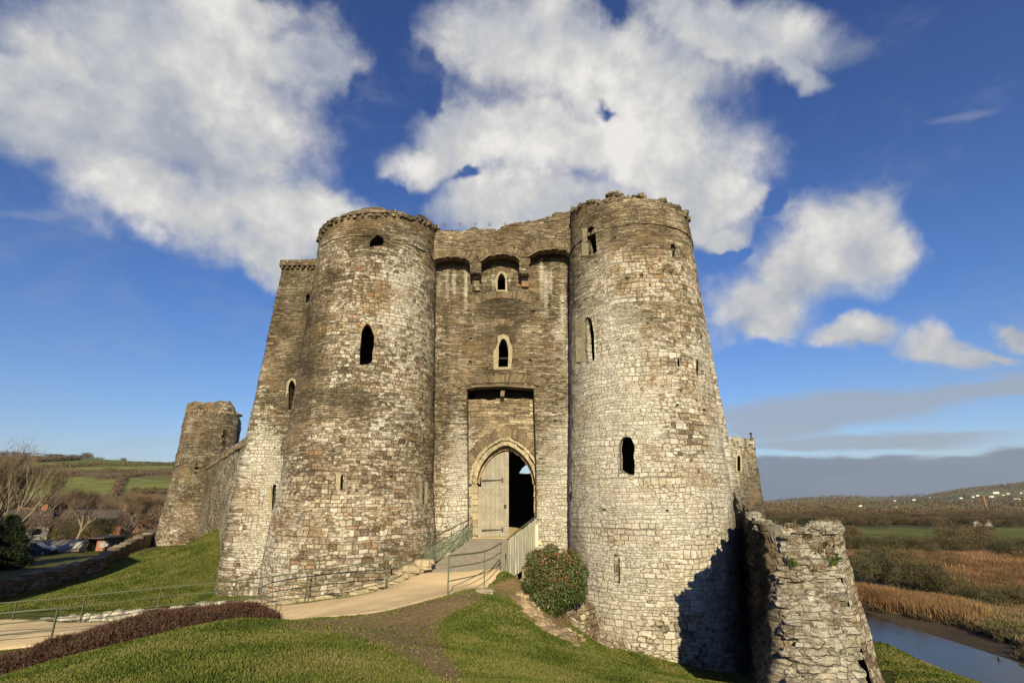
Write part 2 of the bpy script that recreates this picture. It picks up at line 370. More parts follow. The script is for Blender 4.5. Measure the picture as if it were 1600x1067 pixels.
# ------------------------------------------------------------------ stains, lichen and dark patches of the castle walls (places on the stone), with shade painted on the ruin
LICH = [(1010, 820, 190, 230, .92), (940, 700, 70, 150, .3), (1090, 690, 50, 90, -.35), (1050, 880, 50, 20, -.4), (930, 640, 90, 200, .35), (950, 470, 70, 110, .25), (1120, 600, 40, 260, .35), (640, 500, 60, 150, .42), (640, 400, 50, 60, .3), (520, 400, 40, 40, .15),
        (560, 690, 120, 100, .16), (400, 810, 50, 150, .62), (418, 720, 26, 60, .75), (716, 740, 24, 120, .85), (866, 800, 30, 90, .65), (640, 840, 90, 90, .28), (500, 860, 100, 70, .2),
        (728, 455, 3, 42, 1.6), (709, 440, 3, 26, 1.2), (699, 450, 2.5, 30, .9), (686, 445, 3, 22, .8), (846, 435, 3, 40, 1.5), (853, 455, 4, 32, 1.6), (861, 440, 2.5, 26, 1.1), (880, 480, 4, 44, 1.3), (872, 520, 9, 8, 1.1), (771, 440, 4, 22, 1.0), (796, 440, 3, 14, 1.0), (738, 500, 3, 20, .7),
        (900, 540, 20, 60, .5), (560, 560, 30, 40, .2), (540, 500, 40, 30, .2),
        (470, 560, 30, 160, -.5), (455, 480, 40, 110, -.45), (780, 540, 95, 110, -.35), (1000, 350, 110, 45, -.6), (560, 350, 110, 30, -.5), (780, 380, 120, 30, -.4), (1130, 470, 50, 90, -.1), (800, 640, 60, 60, -.2)]
SLATE = [(1280, 960, 80, 150, -.9), (455, 540, 50, 190, .75), (780, 500, 110, 200, .9), (780, 370, 150, 40, .9), (1000, 345, 120, 42, 1.0), (900, 440, 40, 60, .4), (1000, 500, 50, 40, .5), (590, 350, 130, 28, .8), (540, 630, 60, 25, .6),
         (860, 680, 40, 110, .9), (710, 660, 30, 80, .7), (785, 650, 55, 50, 1.2), (310, 720, 60, 100, .5), (1010, 780, 190, 230, -.35), (560, 850, 170, 80, -.5), (390, 820, 60, 130, -.5), (640, 480, 50, 120, -.3)]
DARK = [(1180, 900, 34, 170, 3.0), (785, 500, 42, 55, 1.0), (790, 470, 50, 18, .6), (700, 560, 14, 120, .4), (470, 580, 26, 90, .5), (540, 620, 70, 22, .5), (560, 350, 110, 26, .3), (1000, 335, 100, 26, .35), (690, 430, 20, 60, .3), (888, 600, 10, 200, .35), (683, 600, 14, 220, .3), (895, 440, 26, 60, .4),  # first entry is shade painted onto the ruin's left face
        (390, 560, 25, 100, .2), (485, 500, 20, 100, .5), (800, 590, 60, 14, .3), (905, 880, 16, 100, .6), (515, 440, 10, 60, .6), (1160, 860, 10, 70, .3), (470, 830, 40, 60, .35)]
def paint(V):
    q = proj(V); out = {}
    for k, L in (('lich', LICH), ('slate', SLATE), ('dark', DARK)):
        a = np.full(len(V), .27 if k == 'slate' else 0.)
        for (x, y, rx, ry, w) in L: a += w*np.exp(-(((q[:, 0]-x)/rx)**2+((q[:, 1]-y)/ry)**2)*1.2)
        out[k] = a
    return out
# ------------------------------------------------------------------ a stone wall following a plan, with openings cut through it
def sample(pts, ds):
    pts = np.asarray(pts, float); seg = np.linalg.norm(np.diff(pts, axis=0), axis=1); s = np.concatenate([[0], np.cumsum(seg)])
    n = max(2, int(round(s[-1]/ds))+1); t = np.linspace(0, s[-1], n)
    return np.stack([np.interp(t, s, pts[:, 0]), np.interp(t, s, pts[:, 1])], 1), t
def sheet(name, mat, parent, plan, zb, zt, off=None, ds=.1, dz=.1, side=1, lump=.05, holes=(), reveal=.9, closed=False, lim=0, rag=.12, thick=0, revmat=None, seed=0, inner=None, hdir=None, lscale=1.6, cap=False):
    if closed: plan = np.concatenate([plan, plan[:1]])
    pl, s = sample(plan, ds); n = len(pl)
    if closed: pl = pl[:-1]; s = s[:-1]; n -= 1
    tg = (np.roll(pl, -1, 0)-np.roll(pl, 1, 0)) if closed else np.gradient(pl, axis=0)
    tg /= np.linalg.norm(tg, axis=1)[:, None]; nr = np.stack([tg[:, 1], -tg[:, 0]], 1)*side
    if callable(zt): zt = np.array([zt(x, y) for x, y in pl])
    zt = np.broadcast_to(np.asarray(zt, float), (n,)).copy()
    if rag:
        q = np.stack([s*2.3, s*0+seed, s*0], 1)
        zt += (np.floor(vn(q, 5+seed)*4)/4-.4)*rag*2+(fbm(q*.35, 3, seed)-.5)*rag*2.5
    if callable(zb): zb = np.array([zb(x, y) for x, y in pl])
    zb = np.broadcast_to(np.asarray(zb, float), (n,)).copy()
    m = int(round((zt.max()-zb.min())/dz))+1; fr = np.linspace(0, 1, m)
    Z = zb[:, None]+(zt-zb)[:, None]*fr[None]
    O = off(Z) if off else Z*0
    B = np.stack([np.repeat(pl[:, None, 0], m, 1), np.repeat(pl[:, None, 1], m, 1), Z], -1)
    N3 = np.stack([np.repeat(nr[:, None, 0], m, 1), np.repeat(nr[:, None, 1], m, 1), Z*0], -1)
    V = B+N3*O[..., None]
    f = (fbm(V*lscale, 4, seed+3)-.5)*2*lump + (fbm(V*np.array([4.5, 4.5, 7.]), 3, seed+8)-.5)*lump*1.3
    V = V+N3*f[..., None]
    uv = np.stack([np.repeat(s[:, None], m, 1)+seed*13.7, Z], -1).reshape(-1, 2); V = V.reshape(-1, 3); NN = N3.reshape(-1, 3)
    i = np.arange(n if closed else n-1); j = np.arange(m-1); I, J = np.meshgrid(i, j, indexing='ij'); I2 = (I+1) % n
    Q = np.stack([I*m+J, I2*m+J, I2*m+J+1, I*m+J+1], -1).reshape(-1, 4)
    if side < 0: Q = Q[:, ::-1]
    px = proj(V); fc = px[Q].mean(1); ctr = V[Q].mean(1); facing = (NN[Q[:, 0]]*(-ctr)).sum(1) > 0
    extraV, extraF, extraU = [], [], []; keep = np.ones(len(Q), bool)
    base = len(V)
    for hp in holes:
        hp = np.array(hp, float); rem = inpoly(fc[:, 0], fc[:, 1], hp) & facing & keep
        if not rem.any(): continue
        keep &= ~rem
        def edges(F): return np.concatenate([F[:, [0, 1]], F[:, [1, 2]], F[:, [2, 3]], F[:, [3, 0]]])
        er = edges(Q[rem]); key = np.sort(er, 1); k1 = key[:, 0].astype(np.int64)*(base+1)+key[:, 1]
        u, idx, cnt = np.unique(k1, return_index=True, return_counts=True); be = er[idx[cnt == 1]]
        ea = np.sort(edges(Q[keep]), 1); ka = ea[:, 0].astype(np.int64)*(base+1)+ea[:, 1]; kb = np.sort(be, 1); kb = kb[:, 0].astype(np.int64)*(base+1)+kb[:, 1]; be = be[np.isin(kb, ka)]
        bv = np.unique(be)
        hn = NN[Q[rem].ravel()].mean(0); hn /= np.linalg.norm(hn)
        if hdir is not None: hn = np.array(hdir, float)
        # snap the border to the outline
        tang = np.stack([-hn[1], hn[0], 0])
        for b in bv:
            p0 = px[b]; best = None
            for a in range(len(hp)):
                A, Bp = hp[a], hp[(a+1) % len(hp)]; d = Bp-A; tt = np.clip(((p0-A)@d)/(d@d+1e-9), 0, 1); c = A+d*tt; dist = np.linalg.norm(c-p0)
                if best is None or dist < best[0]: best = (dist, c)
            if best[0] > 4.5: continue
            e = .05; J0 = (proj(V[b]+tang*e)-p0)/e; J1 = (proj(V[b]+np.array([0, 0, e]))-p0)/e
            try: ab = np.linalg.solve(np.stack([J0, J1], 1), best[1]-p0)
            except Exception: continue
            ab = np.clip(ab, -ds, ds)
            V[b] += tang*ab[0]+np.array([0, 0, ab[1]])
        nl = max(2, int(reveal/.15)); mp = {int(b): q for q, b in enumerate(bv)}
        lay = [bv]
        for l in range(1, nl+1):
            st = base+sum(len(x) for x in extraV); W = V[bv]-hn*(reveal*l/nl); W = W+(fbm(W*4, 2, 9)[:, None]-.5)*.04
            extraV.append(W); extraU.append(uv[bv]+np.array([reveal*l/nl, 0])); lay.append(np.arange(st, st+len(bv)))
        for l in range(nl):
            for (a, b) in be: extraF.append((lay[l][mp[int(b)]], lay[l][mp[int(a)]], lay[l+1][mp[int(a)]], lay[l+1][mp[int(b)]]))
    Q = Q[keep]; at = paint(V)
    if thick:
        W = V.copy()-NN*thick; st = base+sum(len(x) for x in extraV)
        extraV.append(W); extraU.append(uv); Q2 = Q[:, ::-1]+st
        kk = keep.reshape(-1, m-1); c = np.arange(n-1)*m; cb, ct_ = c[kk[:, 0]], c[kk[:, -1]]; rims = [np.stack([cb, cb+st, cb+m+st, cb+m], 1), np.stack([ct_+m-1, ct_+2*m-1, ct_+2*m-1+st, ct_+m-1+st], 1)]
        r = np.arange(m-1); rims += [np.stack([r, r+1, r+1+st, r+st], 1), np.stack([r+(n-1)*m, r+(n-1)*m+st, r+(n-1)*m+1+st, r+(n-1)*m+1], 1)]
        Q = np.concatenate([Q, Q2]+rims)
    if extraV:
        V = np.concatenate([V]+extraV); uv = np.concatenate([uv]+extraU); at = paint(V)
        if extraF: Q = np.concatenate([Q, np.array(extraF)])
    me = mesh_np(name, V, Fq=Q, uv=uv, attrs=at)
    o = link(name, me, mat, parent)
    top = np.stack([pl[:, 0], pl[:, 1], zt], 1)
    return o, pl, nr, zt
def ztop_px(prof):
    xs = [a for a, b in prof]; ys = [b for a, b in prof]
    def f(x, y):
        z = 13.
        for _ in range(12): z = y*float(ratio(np.interp(proj((x, y, z))[0], xs, ys)))
        return z
    return f
class Cyl:                              # surface of a round tower for placing trim
    def __init__(s, cx, cy, R): s.cx, s.cy, s.R = cx, cy, R
    def __call__(s, px, py, out=0.):
        d = P(px, py, 1.); Y = s.cy-s.R(0)
        for _ in range(12):
            z = d[2]*Y; R = s.R(z)+out; a = d[0]**2+1; b = -2*(d[0]*s.cx+s.cy); c = s.cx**2+s.cy**2-R*R
            D = b*b-4*a*c; Y = (-b-math.sqrt(max(D, 0)))/(2*a)
        return d*Y
class Pln:
    def __init__(s, Y): s.Y = Y
    def __call__(s, px, py, out=0.): return P(px, py, s.Y-out)
def ring(mb, surf, inner, grow, out=.03, deep=.2, seed=0, jag=.25):
    rr = random.Random(seed); c = np.mean(inner, 0); n = len(inner); vs = []
    for i, p in enumerate(inner):
        p = np.array(p, float); a, b = np.array(inner[i-1], float), np.array(inner[(i+1) % n], float)
        d = b-a; nn = np.array([d[1], -d[0]])/np.linalg.norm(d)
        if (p-c)@nn < 0: nn = -nn
        o = p+nn*grow*(1+rr.uniform(-jag, jag))
        vs += [surf(*p, out), surf(*o, out), surf(*o, -deep), surf(*p, -deep)]
    fs = []
    for i in range(n):
        k, l = i*4, ((i+1) % n)*4
        fs += [(k, k+1, l+1, l), (k+1, k+2, l+2, l+1), (k+3, k, l, l+3), (k+2, k+3, l+3, l+2)]
    mb.add(vs, fs)
def fan(mb, surf, arc, h, n, out=.02, deep=.1, fill=.82, spread=0.0, seed=1):
    """thin stones set on edge along an arc of picture points"""
    rr = random.Random(seed); A = np.array(arc, float); sg = np.concatenate([[0], np.cumsum(np.linalg.norm(np.diff(A, axis=0), axis=1))])
    def at(t): return np.array([np.interp(t, sg, A[:, 0]), np.interp(t, sg, A[:, 1])])
    c = A.mean(0)+np.array([0, 60/(spread+1e-6)]) if spread else None
    for i in range(n):
        t0, t1 = (i+.5-fill/2)/n*sg[-1], (i+.5+fill/2)/n*sg[-1]; hh = h*rr.uniform(.75, 1.15); o = out*rr.uniform(.4, 1.6); q = []
        for t in (t0, t1):
            p = at(t); d = at(min(t+1, sg[-1]))-at(max(t-1, 0)); nn = np.array([d[1], -d[0]])/(np.linalg.norm(d)+1e-9)
            if nn[1] > 0: nn = -nn
            if spread: dd = p-c; nn = dd/np.linalg.norm(dd)
            q.append((p, p+nn*hh))
        (a0, a1), (b0, b1) = q
        mb.hexa([surf(*a0, -deep), surf(*b0, -deep), surf(*b0, o), surf(*a0, o), surf(*a1, -deep), surf(*b1, -deep), surf(*b1, o), surf(*a1, o)])
# ------------------------------------------------------------------ the gatehouse
GH = empty('castle_gatehouse', (0, 30, -3), 'huge ruined stone gatehouse with two round towers flanking a pointed arch doorway', 'castle gatehouse')
LCX, LCY, RCX, RCY = -7.5, 26.15, 6.5, 25.6
RL = lambda z: np.interp(z, [-6, -4, -1.6, .7, 5, 9, 12.5, 15], [4.05, 3.95, 3.86, 3.62, 3.48, 3.33, 3.2, 3.18])
RR = lambda z: np.interp(z, [-7, -6, 0, 5, 10, 11.4, 12.9, 14.5, 16], [3.92, 3.86, 3.74, 3.53, 3.40, 3.35, 3.28, 3.2, 3.19])
SL, SR = Cyl(LCX, LCY, RL), Cyl(RCX, RCY, RR)
def circ(cx, cy, r, n=120): a = np.arange(n)/n*2*math.pi+1.2; return np.stack([cx+r*np.cos(a), cy+r*np.sin(a)], 1)
def lancet(x0, x1, y0, y1, rag=0, seed=0):
    rr = random.Random(seed); w = x1-x0; c = (x0+x1)/2; s = min(w*.9, (y1-y0)*.5)
    p = [(x0, y1), (x0, (y0+y1)/2), (x0, y0+s), (x0+w*.14, y0+s*.45), (x0+w*.32, y0+s*.15), (c, y0), (x1-w*.32, y0+s*.15), (x1-w*.14, y0+s*.45), (x1, y0+s), (x1, (y0+y1)/2), (x1, y1)]
    return [(a+rr.uniform(-rag, rag), b+rr.uniform(-rag, rag)) for a, b in p]
def slit(x, y0, y1, w=3, lean=0): return [(x-w/2+lean, y0), (x+w/2+lean, y0), (x+w/2, y1), (x-w/2, y1)]
def hole(x, y, w=6, h=4):
    w *= .85; h *= .6; return [(x-w/2, y-h/2), (x+w/2, y-h/2+.6), (x+w/2-.5, y+h/2), (x-w/2, y+h/2-.5)]
WA = [(577, 386), (578, 378), (582, 373), (586, 370), (590, 365), (595, 370), (599, 373), (600, 379), (597, 383), (588, 384)]
WB = [(562, 570), (562, 548), (564, 530), (565, 518), (569, 510), (574, 505), (579, 510), (582, 518), (585, 526), (584, 540), (582, 552), (582, 563), (577, 569)]
WE = lancet(777.5, 789.5, 427, 453); WF = lancet(779, 794, 529, 573, .5, 1)
WG = [(917, 360), (921, 354), (925, 353), (930, 358), (931, 370), (932, 386), (933, 392), (928, 398), (922, 402), (921, 392), (918, 382)]
WH = [(915, 500), (918, 494), (924, 498), (928, 520), (929, 550), (929, 562), (918, 567), (916, 540)]
WI = [(973, 737), (969, 733), (970, 718), (968, 702), (970, 688), (976, 681), (981, 683), (985, 682), (989, 690), (992, 697), (990, 712), (992, 726), (991, 743), (984, 741)]
botL = ztop_px([(498, 392), (505, 378), (512, 366), (525, 354), (545, 346), (590, 342), (625, 342), (645, 347), (662, 353), (672, 358)])
topL = ztop_px([(498, 382), (505, 367), (512, 356), (525, 345), (545, 338), (575, 332), (615, 332), (632, 338), (640, 344), (647, 338), (660, 341), (668, 350), (674, 358)])
topR = ztop_px([(893, 336), (900, 328), (920, 320), (945, 314), (960, 308), (985, 310), (1010, 312), (1040, 320), (1060, 332), (1074, 346)])
tl, plL, nrL, ztL = sheet('tower', M['stone'], GH, circ(LCX, LCY, 3.0), -6.5, lambda x, y: botL(x, y)+.28, off=lambda z: RL(z)-3.0, closed=True, lump=.055, reveal=.35, rag=.03, seed=1,
    holes=[WA, WB, slit(533.5, 742, 765, 3.4, 1), slit(661.5, 752, 787, 2), hole(546, 552, 7, 4), hole(612, 744, 6, 5), hole(516, 470, 4, 3), hole(640, 700, 4, 4), hole(565, 858, 5, 4)])
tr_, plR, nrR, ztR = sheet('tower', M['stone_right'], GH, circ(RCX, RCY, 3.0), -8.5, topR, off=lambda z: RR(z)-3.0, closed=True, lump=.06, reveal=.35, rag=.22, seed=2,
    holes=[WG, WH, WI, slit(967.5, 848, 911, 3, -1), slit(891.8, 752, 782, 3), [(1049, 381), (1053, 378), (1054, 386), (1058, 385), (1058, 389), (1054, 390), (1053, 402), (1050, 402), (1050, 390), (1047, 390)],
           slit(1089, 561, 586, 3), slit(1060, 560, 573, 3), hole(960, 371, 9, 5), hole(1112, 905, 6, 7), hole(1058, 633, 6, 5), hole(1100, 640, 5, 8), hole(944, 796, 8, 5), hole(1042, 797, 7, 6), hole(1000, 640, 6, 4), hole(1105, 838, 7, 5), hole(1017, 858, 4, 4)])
tl['label'] = 'brown left round tower with a corbelled parapet'; tr_['label'] = 'pale right round tower, taller and whiter at its foot'
# left parapet carried on a row of small corbels
sheet('parapet', M['stone'], GH, circ(LCX, LCY, 3.0), lambda x, y: botL(x, y)+.20, topL, off=lambda z: z*0+.30, closed=True, lump=.06, rag=.16, seed=3, ds=.12)
mb = MB(); k = 0
pc = circ(LCX, LCY, 3.0, 54)
for x, y in pc:
    a = math.atan2(y-LCY, x-LCX); z = botL(x, y)+.1
    mb.box((LCX+math.cos(a)*3.1, LCY+math.sin(a)*3.1, z-.02), (.46, .17*random.uniform(.6, 1.4), .17*random.uniform(.7, 1.2)), a, .04)
mb.build('corbel_table', M['stone_dark'], GH, bevel=.02)
mb = MB()
for (cx, cy, z, r) in ((LCX, LCY, 12.6, 3.25), (RCX, RCY, 12.9, 3.35)):
    c = [(cx+r*math.cos(i*.2618), cy+r*math.sin(i*.2618), z) for i in range(24)]; mb.add(c, [tuple(range(24))])
mb.add([(-13.3, 27.7, 12.3), (-4, 27.7, 12.3), (-4, 26.6, 12.3), (4, 26.6, 12.3), (4, 29.1, 12.3), (11.3, 29.1, 12.3), (11.3, 44.9, 12.3), (-13.3, 44.9, 12.3)], [tuple(range(8))])
mb.box((0, 45.2, 7.6), (6, .3, 9.6)); mb.box((-.5, 26.75, 13.6), (8.4, 1.5, .12))  # closing wall and gap plate added to block stray light and sky
mb.build('roof_deck', M['void'], GH)
# wall between the towers
front = Pln(26.5); slabp = Pln(25.7); tymp = Pln(27.35)
HD = [(730, 607), (745, 604), (790, 603), (834, 606), (838, 730), (839, 850), (731, 850)]
sheet('gate_wall', M['stone'], GH, [(-5.2, 26.5), (4.2, 26.5)], -7.5, 13.9, lump=.05, rag=0, seed=4, reveal=.87, ds=.08, dz=.08, hdir=(0, -1, 0),
      holes=[HD, WE, WF, hole(833, 486, 9, 5), hole(835, 519, 10, 4), hole(690, 532, 6, 4), hole(736, 529, 6, 4), hole(735, 565, 6, 6), hole(829, 563, 7, 5), hole(873, 560, 6, 4), hole(880, 473, 9, 3), hole(868, 657, 6, 5), hole(712, 663, 4, 3)])
MA = [[(671, 450), (673, 413), (680, 406), (702, 402), (725, 404), (734, 411), (736, 450)], [(751, 450), (752, 409), (764, 401), (785, 398), (803, 401), (811, 407), (812, 450)], [(826, 450), (827, 401), (842, 393), (866, 390), (884, 392), (891, 399), (893, 450)]]
sheet('parapet', M['stone'], GH, [(-4.5, 25.7), (3.5, 25.7)], 11.85, ztop_px([(660, 361), (690, 361), (720, 363), (740, 358), (770, 360), (800, 352), (830, 348), (855, 342), (870, 334), (900, 334)]),
      lump=.045, rag=.10, seed=5, reveal=.45, thick=.45, holes=MA, ds=.08, dz=.08, hdir=(0, -1, 0))
arcp0 = []
_R = (46*46+62*62)/92.; _pm = math.asin(62/_R)
for _i in range(9): arcp0.append((790.5-46+_R-_R*math.cos(_pm*_i/8), 757-_R*math.sin(_pm*_i/8)))
arcp0 += [(1581-a, b) for a, b in arcp0[::-1][1:]]
sheet('doorway_wall', stone_mat('tan_slate_rubble', slate=9, swidth=2.2, tone=1.35), GH, [(-2.45, 27.35), (1.35, 27.35)], -2.6, float(ratio(623))*27.35, lump=.05, rag=.1, seed=6, reveal=.55, ds=.07, dz=.07, hdir=(0, -1, 0),
      holes=[[(744.5, 880)]+[(790.5+(1 if s > 0 else -1)*0+x_, y_) for s, x_, y_ in []]+arcp0+[(836, 880)]])
# bodies behind the towers
bofL = lambda z: np.interp(z, [-6, -4.6, -.5, 5, 13.5], [.95, .9, .78, .40, -.08])
topB = ztop_px([(430, 408), (442, 407), (470, 405), (500, 403)])
sheet('side_block', M['stone_dark'], GH, [(-2.3, 45), (-13.6, 45), (-13.6, 27.5), (-6.5, 27.5)], -7, lambda x, y: topB(x, y) if y < 28 else 13.2, off=bofL, lump=.05, rag=.02, seed=7, ds=.11, dz=.11, reveal=1.0,
      holes=[[(478, 461), (484, 459), (484, 467), (480, 475), (478, 474)], lancet(451, 461, 594, 640), slit(427, 757, 797, 5, 2), hole(430, 700, 4, 5)])
bofR = lambda z: np.interp(z, [-7, 0, 5.5, 13.5], [1.0, .75, .35, -.15])
sheet('side_block', M['stone_right'], GH, [(6, 29), (11.6, 29), (11.6, 45), (2.3, 45)], -8, ztop_px([(1060, 410), (1075, 414), (1090, 424), (1100, 436)]), off=bofR, lump=.06, rag=.15, seed=8, ds=.12, dz=.12)
mb = MB()   # flat string course and small corbels under the left block's parapet
for i in range(22):
    x = -13.5+i*.3; mb.box((x, 27.5, 13.0), (.15, .22, .16), 0, .02)
mb.box((-10.4, 27.5, 13.28), (6.5, .3, .34), 0, .02)
mb.box((-13.58, 30, 13.28), (.3, 5, .34), 0, .02)
mb.build('corbel_table', M['stone_dark'], GH, bevel=.02)
# passage behind the doorway
mb = MB(); a, b = (-2.35, 1.95), (27.9, 44.6)
x0, x1, y0, y1, z0, z1 = -2.35, 2.05, 27.95, 44.6, -1.83, 4.3
mb.add([(x0, y0, z0-.5), (x0, y1, z0-.5), (x0, y1, z1), (x0, y0, z1)], [(0, 1, 2, 3)]); mb.add([(x1, y0, z0-.5), (x1, y1, z0-.5), (x1, y1, z1), (x1, y0, z1)], [(0, 3, 2, 1)])
mb.add([(x0, y0, z1), (x0, y1, z1), (x1, y1, z1), (x1, y0, z1)], [(0, 1, 2, 3)])
for (xa, xb) in ((x0-3, -1.85), (1.28, x1+3)): mb.box(((xa+xb)/2, 27.93, 1), (xb-xa, .12, 7))
mb.box((-.3, 27.93, 4.4), (3.6, .12, 2.6))
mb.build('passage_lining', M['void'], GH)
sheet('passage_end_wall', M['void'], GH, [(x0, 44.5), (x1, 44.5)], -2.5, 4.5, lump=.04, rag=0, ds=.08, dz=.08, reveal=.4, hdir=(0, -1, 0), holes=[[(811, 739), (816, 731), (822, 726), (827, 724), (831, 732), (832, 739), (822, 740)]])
mb = MB(); mb.box((-.15, 35.7, -1.95), (4.4, 17.6, .25)); mb.box((-.3, 27.2, -1.98), (3.4, 1.6, .2)); mb.build('passage_floor', M['sand'], GH)
# corbels that carry the parapet
for xp, ys in ((744, (414, 426, 441, 457)), (820.5, (408, 421, 436, 451))):
    mb = MB()
    for i in range(3):
        hw = 7.5-.8*i; yt, yb = ys[i], ys[i+1]-1; pr = .72-.22*i; q = []
        for yy, dp in ((yb, pr-.1), (yt, pr)):
            for xx, dd in ((xp-hw, -.1), (xp+hw, -.1), (xp+hw, dp), (xp-hw, dp)):
                q.append(P(xx, yy, 26.5) + np.array([0, -dd, 0]))
        mb.hexa(q)
    o = mb.build('corbel', M['redstone'] if xp > 800 else M['stone_dark'], GH, bevel=.05)
# arches of thin stones
def fanpart(name, surf, arcs, mat, **k):
    for i, (arc, h, n) in enumerate(arcs): mb = MB(); fan(mb, surf, arc, h, n, seed=i+3, **k); mb.build(name, M[mat], GH)
fanpart('relieving_arch', slabp, [([(670, 408), (678, 402), (702, 398), (728, 401), (738, 408)], 9, 30), ([(749, 404), (764, 396), (785, 393), (804, 396), (814, 402)], 9, 28), ([(824, 397), (842, 388), (866, 385), (886, 388), (894, 394)], 9, 30)], 'slab', out=.06)
mb = MB()
for A in ([(671, 412), (680, 404.5), (702, 400.5), (726, 402.5), (737, 411)], [(750, 409), (764, 399.5), (785, 396.5), (804, 399.5), (813, 408)], [(825, 401), (842, 391.5), (866, 388.5), (885, 390.5), (893, 399)]):
    mb = MB(); fan(mb, slabp, A, 3.0, 13, out=.07, deep=.3, fill=.97); mb.build('arch_moulding', M['slab'], GH)
fanpart('relieving_arch', front, [([(738, 487), (745, 476), (762, 468), (785, 465), (808, 467), (828, 474), (840, 484)], 11, 40), ([(768, 512), (785, 506), (800, 511)], 10, 12)], 'slab', out=.03)
fanpart('lintel_arch', front, [([(716, 606), (735, 600), (760, 598), (800, 597), (830, 599), (852, 606)], 13, 46)], 'slab', out=.07, spread=1.2)
mb = MB(); fan(mb, front, [(728, 608), (745, 604.5), (790, 603.5), (836, 607)], 2.2, 12, out=.08, deep=.5, fill=.98)
mb.box(P(785, 616, 27.1), (.22, .5, .34), 0, .03); mb.build('recess_lintel', M['slab'], GH, bevel=.015)
0 and fanpart('relieving_arch', SR, [([(950, 676), (962, 668), (978, 665), (994, 670), (1003, 680)], 12, 20)], 'slab', out=.08)
0 and fanpart('relieving_arch', SL, [([(556, 496), (566, 487), (578, 485), (592, 490)], 12, 14)], 'slab', out=.08)
# doorway: pointed arch in three orders, jambs
def arcpts(w, top, cx=790, spring=757, n=10):
    """pointed arch in picture points from left springing over the apex to the right springing"""
    h = spring-top; R = (w*w+h*h)/(2*w); pm = math.asin(min(1, h/R)); L = [(cx-w+R-R*math.cos(pm*i/(n-1)), spring-R*math.sin(pm*i/(n-1))) for i in range(n)]
    return L+[(2*cx-a, b) for a, b in L[::-1][1:]]
A1 = arcpts(45.5, 694, 790.5, 757)
mb = MB(); fan(mb, tymp, A1, 7, 17, out=.05, deep=.5, fill=.97, spread=1, seed=5); mb.build('door_arch', M['dressed'], GH, bevel=.015)
A2 = arcpts(53, 686, 790, 757); mb = MB(); fan(mb, tymp, A2, 5, 15, out=.16, deep=.1, fill=.98, spread=1, seed=8); mb.build('hood_mould', M['dressed'], GH, bevel=.02)
fanpart('relieving_arch', tymp, [(arcpts(58, 680, 790, 757)[1:-1], 15, 44)], 'slab', out=.06, spread=1)
for sx, xa, xb in ((0, 736, 746.5), (1, 835, 841)):
    y = 757; mb = MB()
    while y < 836:
        h = random.uniform(9, 17); y2 = min(y+h, 842)
        q = [tymp(xx, yy, dd) for yy in (y2-.5, y) for xx, dd in ((xa+random.uniform(-1.5, 1), -.3), (xb, -.3), (xb, .05), (xa+random.uniform(-2, 1), .05))]
        mb.hexa(q); y = y2
    mb.build('door_jamb', M['dressed'], GH, bevel=.02)
# inner order of the arch, seen on the left and above the leaf
A3 = arcpts(41, 702, 791, 757); p2 = Pln(27.75); mb = MB(); fan(mb, p2, A3, 9, 15, out=.0, deep=.3, fill=.98, spread=1, seed=9); mb.build('inner_arch', M['dressed_dark'], GH, bevel=.015)
# the closed leaf
door = empty('x', (0, 0, 0), None, None); bpy.data.objects.remove(door)
leafp = Pln(27.9); mb = MB(); xs = np.linspace(752, 795, 7)
def ltop(x): return float(np.interp(x, [751, 756, 762, 770, 778, 786, 795], [744, 731, 722, 714.5, 709.5, 706.5, 704]))
for i in range(6):
    xa, xb = xs[i]+.12, xs[i+1]-.12; dpt = random.uniform(0, .01)
    c = [leafp(xa, 838, -.05), leafp(xb, 838, -.05), leafp(xb, 838, dpt), leafp(xa, 838, dpt), leafp(xa, ltop(xa), -.05), leafp(xb, ltop(xb), -.05), leafp(xb, ltop(xb), dpt), leafp(xa, ltop(xa), dpt)]
    mb.hexa([np.array(q) for q in c])
leaf = mb.build('door', M['oak'], GH, bevel=.006)
mb = MB()
for i in range(6):
    for j in range(13):
        x = (xs[i]+xs[i+1])/2; y = 716+j*9.6
        if y > ltop(x)+3: c = leafp(x, y, .02); mb.box(c, (.03, .03, .03))
mb.build('nail_heads', M['iron'], leaf, bevel=.008)
for y in (750.5, 828):
    mb = MB(); c0, c1 = leafp(753, y+.5, .03), leafp(785, y-.8, .03); mb.tube([c0, (c0+c1)/2, c1], [.05, .04, .02], 6); mb.box(c1, (.09, .03, .22)); mb.build('strap_hinge', M['iron'], leaf)
mb = MB(); c = leafp(789.3, 791, .03); mb.box(c, (.14, .03, .2)); mb.tube([c+np.array([0, 0, .05]), c+np.array([0, -.06, 0]), c+np.array([0, 0, -.05])], .012, 6); mb.build('lock', M['iron'], leaf, bevel=.01)
mb = MB(); q = [leafp(xx, yy, dd) for yy, xs_ in ((841, (745.5, 752)), (760, (747, 752.5))) for xx, dd in ((xs_[0], -.1), (xs_[1], -.1), (xs_[1], .12), (xs_[0], .12))]; mb.hexa(q); mb.build('door_frame', M['oak'], GH, bevel=.01)
